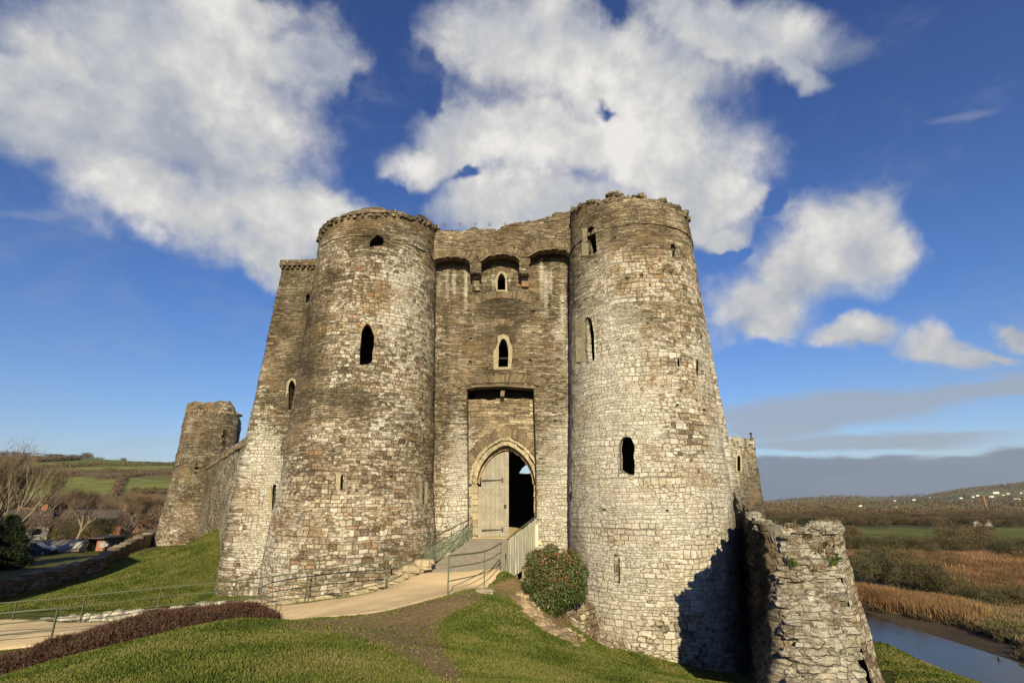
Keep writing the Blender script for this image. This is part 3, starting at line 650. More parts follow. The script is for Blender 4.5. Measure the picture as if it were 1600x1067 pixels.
# window frames of dressed stone
def frame(surf, poly, grow, mat='dressed', **k):
    mb = MB(); ring(mb, surf, poly, grow, **k); return mb.build('window_frame', M[mat], GH, bevel=.012)
frame(front, WE, 4, 'dressed', out=.03, deep=.25, jag=.4, seed=1); frame(front, WF, 6, 'dressed', out=.03, deep=.25, jag=.5, seed=2)
frame(SL, WB, 3.4, 'dressed_dark', out=.0, deep=.2, seed=3)
pass
bl = Pln(27.3)
frame(Pln(27.15), lancet(451, 461, 594, 640), 4, out=.03, deep=.3, seed=8)
def slabs(surf, L, mat='dressed'):
    for (xa, xb, ya, yb) in L:
        mb = MB(); j = lambda: random.uniform(-.8, .8)
        mb.hexa([surf(xx+j(), yy+j(), dd) for yy in (yb, ya) for xx, dd in ((xa, -.15), (xb, -.15), (xb, .03), (xa, .03))]); mb.build('jamb_stone', M[mat], GH, bevel=.015)
slabs(SR, [(899, 908, 502, 526), (899, 911, 527, 566), (909, 915, 504, 566), (910, 917, 357, 378), (909, 920, 379, 400)])
slabs(SR, [(960, 966, 866, 908)], 'stone_right')
slabs(SL, [(655.5, 660.5, 752, 788), (663, 668, 753, 788), (525, 532, 740, 766)])
slabs(Pln(26.75), [(419, 424.5, 758, 797)])
# weathered stones scattered along the broken wall tops
mb = MB(); rs = random.Random(3)
for pl, nr, zt, n, cx in ((plR, nrR, ztR, 70, 0), (plL, nrL, ztL+.75, 34, 0)):
    front_i = [i for i in range(len(pl)) if nr[i][1] < .3]
    for _ in range(n):
        i = rs.choice(front_i); r = rs.uniform(.07, .2)
        o = (RR(14) if pl is plR else RL(14))-3.0-.12
        mb.rock((pl[i][0]+nr[i][0]*o, pl[i][1]+nr[i][1]*o, zt[i]-.02 if pl is plR else topL(*pl[i])-.03), (r*1.4, r*1.2, r), .7, rs.random())
for _ in range(46):
    x = rs.uniform(-4.1, 3.2); px = proj((x, 25.8, 14.5))[0]; z = 25.8*float(ratio(np.interp(px, [660, 720, 740, 770, 800, 830, 855, 870, 900], [361, 363, 358, 360, 352, 348, 342, 334, 334]))); r = rs.uniform(.06, .17)
    mb.rock((x, 25.9, z), (r*1.5, r*1.2, r), .7, rs.random())
mb.build('loose_capstones', M['stone_dark'], GH, smooth=False)['kind'] = 'stuff'
# small ferns and grass rooted in the wall
def tufts(name, parent, spots, mat, n=26, seed=0):
    rr = random.Random(seed); V = []; T = []; R = []
    for (p, nrm, s) in spots:
        for _ in range(n):
            d = np.array([rr.gauss(0, 1), rr.gauss(0, 1), rr.gauss(0, .8)])*.6+np.array(nrm)*.8+np.array([0, 0, .5]); d /= np.linalg.norm(d)
            L = s*rr.uniform(.5, 1.2); sd = np.cross(d, [rr.random(), rr.random(), rr.random()]); sd = sd/np.linalg.norm(sd)*s*.07
            b = np.array(p)+np.array([rr.uniform(-1, 1), rr.uniform(-1, 1), rr.uniform(-1, 1)])*s*.35
            k = len(V); V += [b-sd, b+sd, b+d*L+np.array([0, 0, -L*.25])]; T.append((k, k+1, k+2)); R += [rr.random()]*3
    return link(name, mesh_np(name, V, Ft=T, attrs={'rnd': R}, smooth=False), mat, parent)
sp = []
for (px, py, s) in ((980, 435, .22), (1002, 430, .22), (1048, 425, .32), (1038, 422, .25), (926, 465, .15), (1016, 445, .15), (1085, 400, .3), (1090, 420, .3), (955, 375, .15), (1030, 618, .15), (1003, 608, .15), (1064, 610, .2), (1092, 735, .15), (1035, 735, .12), (1012, 505, .15)):
    p = SR(min(px, 1066 if py < 450 else 1120), py, .02); sp.append((p, (0, -1, 0), s))
for (px, py, s) in ((588, 339, .25), (583, 341, .2), (620, 422, .15), (545, 430, .15)): sp.append((SL(px, py, .05), (0, -1, 0), s))
tufts('wall_fern', GH, sp, M['drygrass'], seed=3)['kind'] = 'stuff'
sp = [((x, 25.85, 25.8*float(ratio(351))), (0, 0, 1), .22) for x in np.linspace(-3.8, 3, 9)]
for i in range(0, len(plR), 9):
    if nrR[i][1] < .2: sp.append(((plR[i][0]+nrR[i][0]*.2, plR[i][1]+nrR[i][1]*.2, ztR[i]), (0, 0, 1), .2))
tufts('wall_top_grass', GH, sp, M['drygrass'], n=14, seed=5)['kind'] = 'stuff'

# ------------------------------------------------------------------ other stone works, each a thing of its own
CT_ = empty('corner_tower', (-33.2, 57, -3.5), 'slim brown round tower with a broken top, far left behind the curtain wall', 'tower')
RC = lambda z: np.interp(z, [-6, -3.5, -1, 3, 7, 11], [3.75, 3.45, 3.1, 2.9, 2.82, 2.75])
topC = ztop_px([(285, 640), (293, 633), (300, 631), (315, 627), (330, 630), (345, 625), (357, 628), (366, 640), (371, 655), (377, 668), (385, 690), (400, 720)])
def cross(x, y0, y1, w=2.6):
    yc = y0+(y1-y0)*.38; return [(x, y0), (x+w, y0), (x+w, yc), (x+w*2, yc), (x+w*2, yc+3), (x+w*.8, yc+3), (x+w*.3, y1), (x-w*.7, y1), (x-w*.3, yc+3), (x-w*1.2, yc+3), (x-w*1.2, yc), (x, yc)]
sheet('tower_wall', M['stone_dark'], CT_, circ(-33.2, 57, 2.5), -7, topC, off=lambda z: RC(z)-2.5, closed=True, lump=.09, rag=.12, seed=11, ds=.14, dz=.14, reveal=.7,
      holes=[cross(348.5, 670, 697), cross(306, 723, 740, 2), cross(318.5, 768, 792, 2.2)])
mb = MB()
for i in range(30):
    a = -math.pi+i*math.pi/29*1.1; x, y = -33.2+2.68*math.cos(a), 57+2.68*math.sin(a); mb.box((x, y, 57*float(ratio(646))*.985), (.3, .22, .22), a, .03)
mb.build('corbel_table', M['dressed_dark'], CT_)
mb = MB(); mb.add([(-33.2+2.7*math.cos(i*.4), 57+2.7*math.sin(i*.4), 7.5) for i in range(16)], [tuple(range(16))]); mb.build('roof_deck', M['void'], CT_)
CW = empty('curtain_wall', (-22, 41, -2), 'brown stone curtain wall running from the gatehouse back to the slim corner tower', 'castle wall')
sheet('wall_face', M['stone_dark'], CW, [(-33.5, 57.5), (-22.4, 40.6), (-13.9, 27.9)], -7, 3.55, lump=.07, rag=.05, seed=12, ds=.16, dz=.14, thick=1.2)
mb = MB()
for i in range(70):
    t = i/69; x, y = -33+t*19, 56.7-t*28.8; mb.box((x-.02, y-.02, 3.1), (.2, .22, .2), .98, .03)
mb.build('corbel_table', M['slab'], CW)
LW, _, _, _ = sheet('low_ruined_wall', M['stone_dark'], None, [(-37.5, 56.5), (-35.2, 50), (-32.2, 42), (-33.5, 34), (-38, 26)], -8, lambda x, y: np.interp(y, [26, 34, 42, 50, 57], [-5.6, -5.2, -4.35, -3.5, -3.0]), lump=.12, rag=.12, seed=13, thick=.9, side=1, ds=.14, dz=.12)
tag(LW, 'low tumbledown stone wall running down the slope from the foot of the corner tower', 'stone wall')
FT = empty('square_tower', (19.5, 46, -5), 'square brown tower with one narrow window, peeping out right of the gatehouse', 'tower')
sheet('tower_wall', M['stone_dark'], FT, [(13.5, 45), (21.0, 45), (21.0, 51), (13.5, 51)], -9, ztop_px([(1130, 684), (1145, 683), (1160, 684), (1168, 687), (1182, 686)]), off=lambda z: np.interp(z, [-9, -2, 5], [.4, .12, .05]), lump=.07, rag=.1, seed=14, closed=True, reveal=.6, holes=[lancet(1152, 1157, 711, 736)], ds=.12, dz=.12)
mb = MB(); mb.box((17.3, 48, 4.2), (7.2, 5.8, .1)); mb.build('roof_deck', M['void'], FT)
mb = MB(); ring(mb, Pln(44.9), lancet(1152, 1157, 711, 736), 2.2, out=.05, deep=.2); mb.build('window_frame', M['dressed'], FT)
mb = MB(); mb.tube([(20.9, 45.2, 5.0), (20.9, 45.2, 5.45)], .07, 6); mb.rock((20.9, 45.2, 5.5), (.1, .1, .12)); mb.build('finial', M['iron'], FT)
# broken wall on the right
RW = empty('ruined_wall', (8, 16, -5), 'broken end of a thick stone wall with rough core and pale battered side, right of the gatehouse', 'ruined wall')
topW = ztop_px([(1140, 772), (1150, 780), (1165, 803), (1185, 820), (1200, 836), (1212, 852), (1222, 845), (1236, 832), (1252, 826), (1275, 822), (1300, 818), (1335, 816)])
offW = lambda z: np.interp(z, [-8, -5, -3, -1], [.62, .38, .18, 0])
pathA = [(12.6, 31), (10.3, 24.0), (8.9, 20), (6.75, 14.6)]; pathF = [(6.75, 14.6), (7.6, 14.25), (8.45, 14.45)]; pathB = [(8.45, 14.45), (9.4, 15.5), (10.0, 16.8), (12.0, 22), (15.2, 31)]
def zfront(x, y): return topW(x, y)-.12+.25*math.sin(x*9)
_, plA, _, ztA = sheet('wall_core', M['stone_ruin'], RW, pathA+pathF[1:], -9, topW, off=offW, lump=.24, rag=.22, seed=15, ds=.05, dz=.045, lscale=1.9)
_yA = plA[:, 1][::-1]; _zA = ztA[::-1]
def topWB(x, y): return float(topW(x, y)*(1-sst(15.2, 18, y))+min(np.interp(y, _yA, _zA), y*float(ratio(862)))*sst(15.2, 18, y))
_, plB, _, ztB = sheet('wall_facing', M['stone_right'], RW, pathB, -9, topWB, off=offW, lump=.06, rag=.12, seed=16, ds=.06, dz=.06)
ta = np.linspace(0, 1, 220); tb = ta
iA = lambda t: np.array([np.interp(t, np.linspace(0, 1, len(plA)), plA[::-1, 0]), np.interp(t, np.linspace(0, 1, len(plA)), plA[::-1, 1]), np.interp(t, np.linspace(0, 1, len(plA)), ztA[::-1])])
iB = lambda t: np.array([np.interp(t, np.linspace(0, 1, len(plB)), plB[:, 0]), np.interp(t, np.linspace(0, 1, len(plB)), plB[:, 1]), np.interp(t, np.linspace(0, 1, len(plB)), ztB)])
nu, nv = 240, 40; G = np.zeros((nu, nv, 3))
for i in range(nu):
    A_, B_ = iA(i/(nu-1)), iB(i/(nu-1))
    for j in range(nv): G[i, j] = A_*(1-j/(nv-1))+B_*j/(nv-1)
G[..., 2] += (fbm(G*2.2, 4, 5)-.5)*.55*np.sin(np.linspace(0, math.pi, nv))[None]-.03
G = G.reshape(-1, 3); I, J = np.meshgrid(np.arange(nu-1), np.arange(nv-1), indexing='ij'); Q = np.stack([I*nv+J, (I+1)*nv+J, (I+1)*nv+J+1, I*nv+J+1], -1).reshape(-1, 4)
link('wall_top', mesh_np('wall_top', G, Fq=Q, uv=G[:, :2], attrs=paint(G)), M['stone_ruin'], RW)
mb = MB(); rs = random.Random(9)
for _ in range(190):                 # stones standing out of the broken core
    px, py = rs.uniform(1216, 1330), rs.uniform(835, 1085); Y = 14.42; p = P(px, py, Y)
    if p[0] > 8.45 or p[0] < 6.7: continue
    b = float(offW(p[2])); r = rs.uniform(.05, .17); mb.rock((p[0], Y-b-.02+rs.uniform(0, .1), p[2]), (r*1.7, r, r*.8), .7, rs.random())
for _ in range(60):
    t = rs.random()**2*.5; q = iA(t)*(1-(s_ := rs.random()*.5))+iB(t)*s_; r = rs.uniform(.06, .2); mb.rock((q[0], q[1], q[2]), (r*1.5, r, r), .7, rs.random())
mb.build('loose_stone', M['stone_ruin'], RW)['kind'] = 'stuff'
def onA(px, py, Y): return P(px, py, Y)
sp = []
for _ in range(240):
    t = rs.random()**1.2*.7; s_ = rs.random(); q = iA(t)*(1-s_)+iB(t)*s_; sp.append((q, (-.2, -.5, .6), rs.uniform(.08, .2)))
for (px, py) in ((1290, 850), (1280, 862), (1262, 840), (1298, 845), (1270, 890), (1300, 870)): sp.append((P(px, py, 14.25), (0, -1, .2), .26))
tufts('dry_grass', RW, sp, M['drygrass'], n=20, seed=9)
sp = [(P(px, py, 14.2), (0, -1, .2), .16) for px, py in ((1305, 876), (1312, 874), (1300, 880), (1240, 882), (1236, 875))]
tufts('fern', RW, sp, leafmat('fern_leaf', [(.05, .12, .01), (.12, .22, .03)]), n=40, seed=10)
# ------------------------------------------------------------------ terrain
CPX = [(450, 972, 9.5), (600, 1010, 8), (690, 1060, 6.2), (200, 1005, 9), (0, 1062, 8), (380, 966, 9.3), (300, 980, 9.1), (100, 1030, 8.6), (520, 988, 9.0),
 (560, 985, 12), (700, 930, 16.7), (600, 952, 17), (470, 968, 18.5), (603, 921, 21.8), (476, 942, 21.6), (663, 897, 22.4), (790, 894, 22.4), (757, 914, 20.2),
 (700, 960, 13.5), (620, 980, 12.3), (690, 1010, 9.5), (720, 1060, 6.8), (800, 940, 15), (790, 926, 17.2), (850, 1000, 12), (900, 1067, 7.5), (1000, 1067, 8.6), (1100, 1067, 10.5), (1200, 1075, 13), (800, 1067, 6),
 (830, 970, 15.7), (880, 1000, 17), (930, 1008, 19), (1000, 1022, 22.0), (1050, 1031, 22.2), (1110, 1048, 21.8), (1000, 1045, 14), (1090, 1062, 16),
 (150, 930, 27), (250, 880, 33), (355, 818, 38), (300, 850, 38), (200, 890, 36), (150, 905, 39), (0, 945, 32), (330, 905, 31), (345, 860, 34), (240, 838, 53), (60, 890, 48), (150, 858, 66), (0, 860, 66), (60, 868, 60), (320, 940, 26),
 (1380, 1005, 21.5), (1440, 1035, 19.5), (1520, 1067, 16.8), (1390, 1050, 17), (1350, 1075, 15)]
CW3 = [(0, 0, -1.65), (-2, 3, -1.66), (1.5, 2.5, -1.75), (-5, 4, -1.8), (-16, 21, -4.55), (-13, 21.3, -4.35), (-22, 21.5, -4.8), (-11, 20.8, -4.05), (-8, 19.8, -3.75), (-6, 19.4, -3.45), (-4, 20, -3.1), (-2.2, 20.6, -2.95),
 (-13.7, 15.5, -4.8), (-12.3, 15.9, -4.45), (-10.9, 16.3, -4.05), (-9.2, 16.5, -3.7), (-6.9, 16.4, -3.4), (-11, 12.5, -3.85), (-13, 12, -4.2), (-5, 14, -3.05), (-9, 12.5, -3.2), (-19, 14, -5.2), (-10, 9.5, -3.3), (-8, 23, -3.9), (-11, 24.3, -4.4), (-14, 25, -4.75), (-18, 25, -4.9), (-26, 26, -5.4),
 (.5, 24.2, -4.7), (2, 25.5, -5.6), (-1, 25, -4.9), (-3, 25.2, -4.6), (3, 23.5, -5.6), (4, 21, -5.4), (0, 28, -5), (-3, 30, -4), (8, 26, -6.2), (10, 20, -6.2), (8.8, 16, -5.0), (12, 24, -6.6), (6, 30, -6), (14, 28, -7.2), (-10, 35, -3), (0, 45, -4), (-20, 50, -3.5), (10, 45, -5.5),
 (14.5, 24.5, -6.6), (15, 20.5, -6.0), (17, 19, -6.9), (18.5, 22, -9), (22, 23, -12.2), (20, 17, -8.8), (17, 30, -10.5), (22, 35, -13), (20, 45, -11), (24, 60, -13.3), (24, 45, -13.6), (31, 40, -14), (31, 20, -14), (28, 0, -13), (18, 8, -6), (14, 0, -4.5), (31, 60, -14), (41, 60, -12.7), (41, 40, -12.75), (44, 50, -11.9), (41, 20, -12.7), (50, 35, -11.8), (60, 50, -11.8), (60, 20, -11.8),
 (10, -10, -4), (-10, -10, -3.5), (-20, 5, -5), (-35, 15, -5.8), (-50, 30, -6), (-60, 60, -6), (-35, 70, -5.8), (-10, 70, -5), (8, 70, -7), (0, -40, -6), (-50, -20, -6), (40, -30, -12), (16, 60, -8.5), (-42, 45, -5.9), (-45, 36, -5.9)]
C = np.array([P(*c) for c in CPX]+[np.array(c, float) for c in CW3])
def _tps(c, z, lam=.02):
    n = len(c); d = np.linalg.norm(c[:, None]-c[None], axis=2); K = d**2*np.log(d+1e-9)+np.eye(n)*lam
    A = np.zeros((n+3, n+3)); A[:n, :n] = K; A[:n, n] = 1; A[:n, n+1:] = c; A[n, :n] = 1; A[n+1:, :n] = c.T
    return np.linalg.solve(A, np.concatenate([z, np.zeros(3)]))
_w = _tps(C[:, :2], C[:, 2])
def _near(x, y):
    q = np.stack([x, y], -1).reshape(-1, 2); out = np.zeros(len(q))
    for s in range(0, len(q), 20000):
        d = np.linalg.norm(q[s:s+20000, None]-C[None, :, :2], axis=2); out[s:s+20000] = (d**2*np.log(d+1e-9))@_w[:-3]+_w[-3]+q[s:s+20000]@_w[-2:]
    return out.reshape(np.shape(x))
def crest(t):                            # hill skyline: height over distance by bearing
    xs = np.array([0, 60, 150, 190, 275, 340, 420, 800, 1100, 1196, 1260, 1330, 1380, 1430, 1480, 1540, 1600]); ys = np.array([712, 712, 717, 720, 724, 730, 745, 772, 782, 785, 780, 776, 779, 776, 770, 762, 755])
    tx = (xs-800)/FPX/(CT-((533.5-ys)/FPX)*ST); return np.interp(t, tx, ratio(ys))
def terrain(x, y):
    x = np.asarray(x, float); y = np.asarray(y, float); r = np.hypot(x, y)
    side = sst(-20, 22, x-(y*.02)); base = -6.0*(1-side)-12.0*side
    lf = sst(-.05, -.3, x/np.maximum(y, 1)); base = base-2.2*sst(80, 200, r)*lf
    w = sst(52, 78, r); nz = np.where(w < 1, _near(np.clip(x, -80, 80), np.clip(y, -60, 90)), 0)
    # the river runs on upstream past the castle
    p = np.stack([x, y, x*0], -1)
    rx = 31+np.clip(y-60, 0, 400)*(-.55)+8*np.sin(y/60); chan = np.exp(-((x-rx)/10)**4)*(y > 40)*sst(52, 70, r)
    base = base-2.0*chan
    yy = np.maximum(y, 1); t = x/yy; c = crest(t)
    Yc = np.where(t < -.2, 900., 3400.); Y0 = np.where(t < -.2, 190., 900.)
    k = sst(0, 1, (yy-Y0)/(Yc-Y0)); k2 = np.clip((yy-Y0)/(Yc-Y0), 0, 1); hz = c*Yc
    far = base+(hz-base)*(.55*k2+.45*k)*(y > 0)
    far = far+(fbm(p/420., 4, 5)-.5)*np.where(t < -.2, 16, 46)*k2*(1-k2)*3*(y > 0)
    far = np.where(yy > Yc, hz-(yy-Yc)*.05, far)
    z = nz*(1-w)+far*w
    z = z+(fbm(p*.35, 3, 3)-.5)*.10*sst(3, 14, r)+(fbm(p*1.6, 3, 4)-.5)*.05
    return z
# zones of colour
GREEN = np.array([.098, .112, .028]); GREEN2 = np.array([.12, .13, .035]); OLIVE = np.array([.07, .07, .028]); REED = np.array([.24, .135, .06]); MUD = np.array([.075, .058, .042]); SCRUB = np.array([.045, .042, .02]); DRY = np.array([.13, .095, .05])
SOIL = [(380, 972), (450, 971), (560, 958), (690, 930), (770, 914), (806, 900), (870, 935), (905, 1003), (870, 998), (835, 975), (812, 955), (795, 930), (770, 928), (735, 945), (700, 962), (684, 985), (700, 1015), (735, 1072), (694, 1072), (668, 1048), (600, 1012), (520, 992)]
def zones(V):
    x, y, z = V.T; q = proj(V); r = np.hypot(x, y); n = len(V); g = np.tile(GREEN, (n, 1)); yy = np.maximum(y, .1); t = x/yy
    vis = (y > 1)
    p = V*np.array([1, 1, 0])
    # fields on both hills
    fs = np.where(t < -.2, 120., 300.); c = np.stack([x/fs, y/fs*.9, x*0], -1); ang = .5; c = np.stack([c[:, 0]*math.cos(ang)-c[:, 1]*math.sin(ang), c[:, 0]*math.sin(ang)+c[:, 1]*math.cos(ang), c[:, 2]], -1)
    cell = _h(np.floor(c[:, 0]).astype(np.int64), np.floor(c[:, 1]+_h(np.floor(c[:, 0]).astype(np.int64), np.zeros(n, np.int64), np.zeros(n, np.int64), 3)*.8).astype(np.int64), np.zeros(n, np.int64), 9)
    fc = np.where(cell[:, None] < .45, GREEN, np.where(cell[:, None] < .7, GREEN2*1.1, np.where(cell[:, None] < .85, OLIVE, DRY*.8)))
    farw = sst(70, 130, r)[:, None]; g = g*(1-farw)+fc*farw*1.35
    right = (t > .28) & (r > 40) & vis; zr = q[:, 1]
    wob = (fbm(p/18., 4, 2)-.5)*18; wr = zr+wob
    cr = np.tile(OLIVE, (n, 1))
    def band(a, b, col): nonlocal cr; m = ((wr > a) & (wr < b))[:, None]; cr = np.where(m, col, cr)
    band(783, 797, SCRUB*1.3); band(797, 820, SCRUB*1.4); band(855, 875, REED); band(875, 900, SCRUB); band(900, 990, REED*.8); band(940, 1067, MUD)
    m = ((zr+(fbm(p/60., 3, 2)-.5)*5 > 824) & (zr+wob*.3 < 848))[:, None]; cr = np.where(m, GREEN2, cr)
    g = np.where((right & (wr > 783) & (r < 900))[:, None], cr, g)
    bank = (x > 18) & (x < 62) & (z < -11.4) & (r < 200); g = np.where(bank[:, None], MUD, g)
    lv = (t < -.3) & (r > 56) & (r < 190); g = np.where(lv[:, None], OLIVE*1.0+.3*GREEN, g)
    br = (np.abs(x-18) < 9) & (r > 22) & (z < -7) & (z > -12); g = np.where(br[:, None], OLIVE*.9, g)
    s = inpoly(q[:, 0], q[:, 1], SOIL) & (r < 26) & vis
    # soften the soil's edge
    soil = s.astype(float)
    return g, soil
azs = np.concatenate([np.arange(-180, -60, 2.), np.arange(-60, 60, .22), np.arange(60, 180, 2.)])*math.pi/180
rad = [.4]
while rad[-1] < 9000: rad.append(rad[-1]*(1.022 if rad[-1] < 120 else 1.035))
rad = np.array(rad); na, nr_ = len(azs), len(rad)
A, R = np.meshgrid(azs, rad, indexing='ij'); X, Y = R*np.sin(A), R*np.cos(A); Z = terrain(X, Y)
V = np.stack([X, Y, Z], -1)
g, s = zones(V.reshape(-1, 3)); s2 = s.reshape(na, nr_)
for _ in range(2): s2 = (s2+np.roll(s2, 1, 0)+np.roll(s2, -1, 0)+np.roll(s2, 1, 1)+np.roll(s2, -1, 1))/5
ctr = np.array([[0, 0, terrain(0., 0.)]])
I, J = np.meshgrid(np.arange(na), np.arange(nr_-1), indexing='ij'); I2 = (I+1) % na
Q = np.stack([I*nr_+J, I2*nr_+J, I2*nr_+J+1, I*nr_+J+1], -1).reshape(-1, 4)[:, ::-1]
VV = np.concatenate([V.reshape(-1, 3), ctr.reshape(1, 3)]); k = len(VV)-1; T = [(i*nr_, k, ((i+1) % na)*nr_) for i in range(na)]
gm = mesh_np('ground', VV, Fq=Q, Ft=T, attrs={'gcol': np.concatenate([g, [GREEN]]), 'soil': np.concatenate([s2.ravel(), [0]]), 'far': np.concatenate([sst(40, 90, R.ravel()), [0]])})
GR = link('ground', gm, M['ground']); tag(GR, kind='structure')
def gz(x, y): return float(terrain(np.array([x]), np.array([y]))[0])
def ground_hit(px, py, y0=3, y1=4000):  # where the sight line meets the ground
    Ys = np.exp(np.linspace(math.log(y0), math.log(y1), 700)); q = np.stack([P(px, py, a) for a in Ys]); h = q[:, 2]-terrain(q[:, 0], q[:, 1]); i = np.argmax(h < 0)
    return q[i] if (h < 0).any() else q[-1]
# river
mb = MB(); ys = list(range(-80, 60, 10))+list(range(60, 420, 12)); L = []
for y in ys:
    cx = 31+max(0, y-60)*(-.55)+ (8*math.sin(y/60) if y > 60 else 0); L += [(cx-14, y, -12.75), (cx+10.5, y, -12.75)]
mb.add(L, [(2*i, 2*i+1, 2*i+3, 2*i+2) for i in range(len(ys)-1)]); o = mb.build('river', M['water']); tag(o, kind='structure')
# sandy path: a strip draped on the ground
far_e = [P(px, py, Yv)[:2] for px, py, Yv in ((-60, 1000, 23.6), (18, 988, 23.6), (124, 979, 23.6), (246, 962, 23.4), (365, 951, 22.9), (440, 945, 21.9), (476, 943, 21.5), (540, 936, 21.5), (603, 922, 21.8), (635, 903, 22.6), (664, 896, 22.7))]
near_e = [P(px, py, Yv)[:2] for px, py, Yv in ((-60, 1050, 18.6), (18, 1020, 18.9), (110, 1000, 19), (246, 985, 19), (365, 975, 18.7), (440, 973, 17.9), (520, 964, 16.9), (600, 951, 16.4), (702, 931, 16.9), (757, 915, 19.6), (792, 894, 22.5))]
def resamp(p, n):
    p = np.array(p); s = np.concatenate([[0], np.cumsum(np.linalg.norm(np.diff(p, axis=0), axis=1))]); t = np.linspace(0, 1, n)*s[-1]
    return np.stack([np.interp(t, s, p[:, 0]), np.interp(t, s, p[:, 1])], 1)
n1, n2 = 260, 36; a_, b_ = resamp(far_e, n1), resamp(near_e, n1); G = np.zeros((n1, n2, 3))
# pair the edges by matching control points rather than length
ti = np.linspace(0, len(far_e)-1, n1); fe, ne = np.array(far_e), np.array(near_e)
a_ = np.stack([np.interp(ti, range(len(fe)), fe[:, k]) for k in (0, 1)], 1); b_ = np.stack([np.interp(ti, range(len(ne)), ne[:, k]) for k in (0, 1)], 1)
w = np.linspace(-.0, 1.0, n2); XY = a_[:, None]*(1-w)[None, :, None]+b_[:, None]*w[None, :, None]
wobble = (fbm(np.concatenate([b_*2.2, b_[:, :1]*0], 1), 3, 4)-.5)*.35; XY[:, -1] += (b_-a_)/np.linalg.norm(b_-a_, axis=1)[:, None]*wobble[:, None]
G[..., :2] = XY; G[..., 2] = terrain(XY[..., 0], XY[..., 1])+.03; G[:, 0, 2] -= .08; G[:, -1, 2] -= .06
G = G.reshape(-1, 3); I, J = np.meshgrid(np.arange(n1-1), np.arange(n2-1), indexing='ij'); Q = np.stack([I*n2+J, I*n2+J+1, (I+1)*n2+J+1, (I+1)*n2+J], -1).reshape(-1, 4)
o = link('path', mesh_np('path', G, Fq=Q), M['sand']); tag(o, kind='structure')
# ------------------------------------------------------------------ grass blades on the near turf
def blades(name, n, rmin, rmax, az0, az1, hfun, mat, mask=None, lean=.5, seed=1, wf=.0016, zoff=0):
    rg = np.random.default_rng(seed); az = rg.uniform(az0, az1, n)*math.pi/180; r = np.exp(rg.uniform(math.log(rmin), math.log(rmax), n))
    x, y = r*np.sin(az), r*np.cos(az); z = terrain(x, y); V0 = np.stack([x, y, z+zoff], 1)
    keep = mask(V0) if mask else np.ones(n, bool); V0 = V0[keep]; r = r[keep]; n = len(V0)
    L = hfun(V0, r)*rg.uniform(.45, 1.25, n); d = rg.normal(0, 1, (n, 3)); d[:, 2] = 0; d = d/np.linalg.norm(d, axis=1)[:, None]*rg.uniform(0, lean*1.6, n)[:, None]; d[:, 2] = 1; d /= np.linalg.norm(d, axis=1)[:, None]
    a = rg.uniform(0, math.pi, n); sd = np.stack([np.cos(a), np.sin(a), a*0], 1)*(r*wf)[:, None]
    W = np.stack([V0-sd, V0+sd, V0+d*L[:, None]], 1).reshape(-1, 3)
    cl = fbm(V0*np.array([1.3, 1.3, 0]), 3, 7); rnd = np.clip((cl-.5)*1.5+rg.uniform(.1, .9, n), 0, 1)
    return link(name, mesh_np(name, W, Ft=np.arange(n*3).reshape(-1, 3), attrs={'rnd': np.repeat(rnd, 3)}, smooth=False), mat)
CTR2 = np.array([(0, 0)])
pathpoly = [tuple(p) for p in far_e]+[tuple(p) for p in near_e[::-1]]
def gmask(V):
    q = proj(V); s = inpoly(q[:, 0]+RNG.normal(0, 5, len(V)), q[:, 1]+RNG.normal(0, 3, len(V)), SOIL)
    s &= RNG.random(len(V)) > .06
    pth = inpoly(V[:, 0], V[:, 1], pathpoly)
    tw = ((V[:, 0]-RCX)**2+(V[:, 1]-RCY)**2 < 15) | ((V[:, 0]-LCX)**2+(V[:, 1]-LCY)**2 < 16) | (V[:, 1] > 30)
    rr = inpoly(V[:, 0], V[:, 1], [(6.2, 14), (9, 14), (10.9, 16.7), (12.7, 21.5), (16, 32), (12.4, 32), (9.5, 22)])
    return ~s & ~pth & ~tw & ~rr
G1 = blades('grass', 680000, 3.6, 30, -46, 47, lambda V, r: .008+.0012*r+.024*fbm(V*np.array([.9, .9, 0]), 3, 3), M['grass'], gmask)
tag(G1, 'short green winter turf on the mound in front of the castle', 'grass', kind='stuff')
def bmask(V):
    x, y = V[:, 0], V[:, 1]; return (x < -8) & (y > 24.9) & ~inpoly(x, y, [(-40, 60), (-22.4, 40.6), (-13.5, 27), (-13, 60)]) & (x > -37)
G2 = blades('grass', 200000, 26, 58, -48, -18, lambda V, r: .07+r*0, M['grass'], bmask, seed=4, wf=.0009)
tag(G2, 'smooth green grass bank climbing to the curtain wall', 'grass', kind='stuff')
# bare soil litter
def smask(V):
    q = proj(V); return inpoly(q[:, 0], q[:, 1], SOIL) & ~inpoly(V[:, 0], V[:, 1], pathpoly)
G3 = blades('leaf_litter', 5000, 6, 24, -25, 10, lambda V, r: .03+r*0, leafmat('litter', [(.12, .075, .04), (.20, .135, .075), (.32, .25, .16), (.10, .11, .03)], rough=.9), smask, lean=3.5, seed=6, wf=.0012)
tag(G3, 'brown litter and short dead grass on the bare earth beside the path', 'litter', kind='stuff')
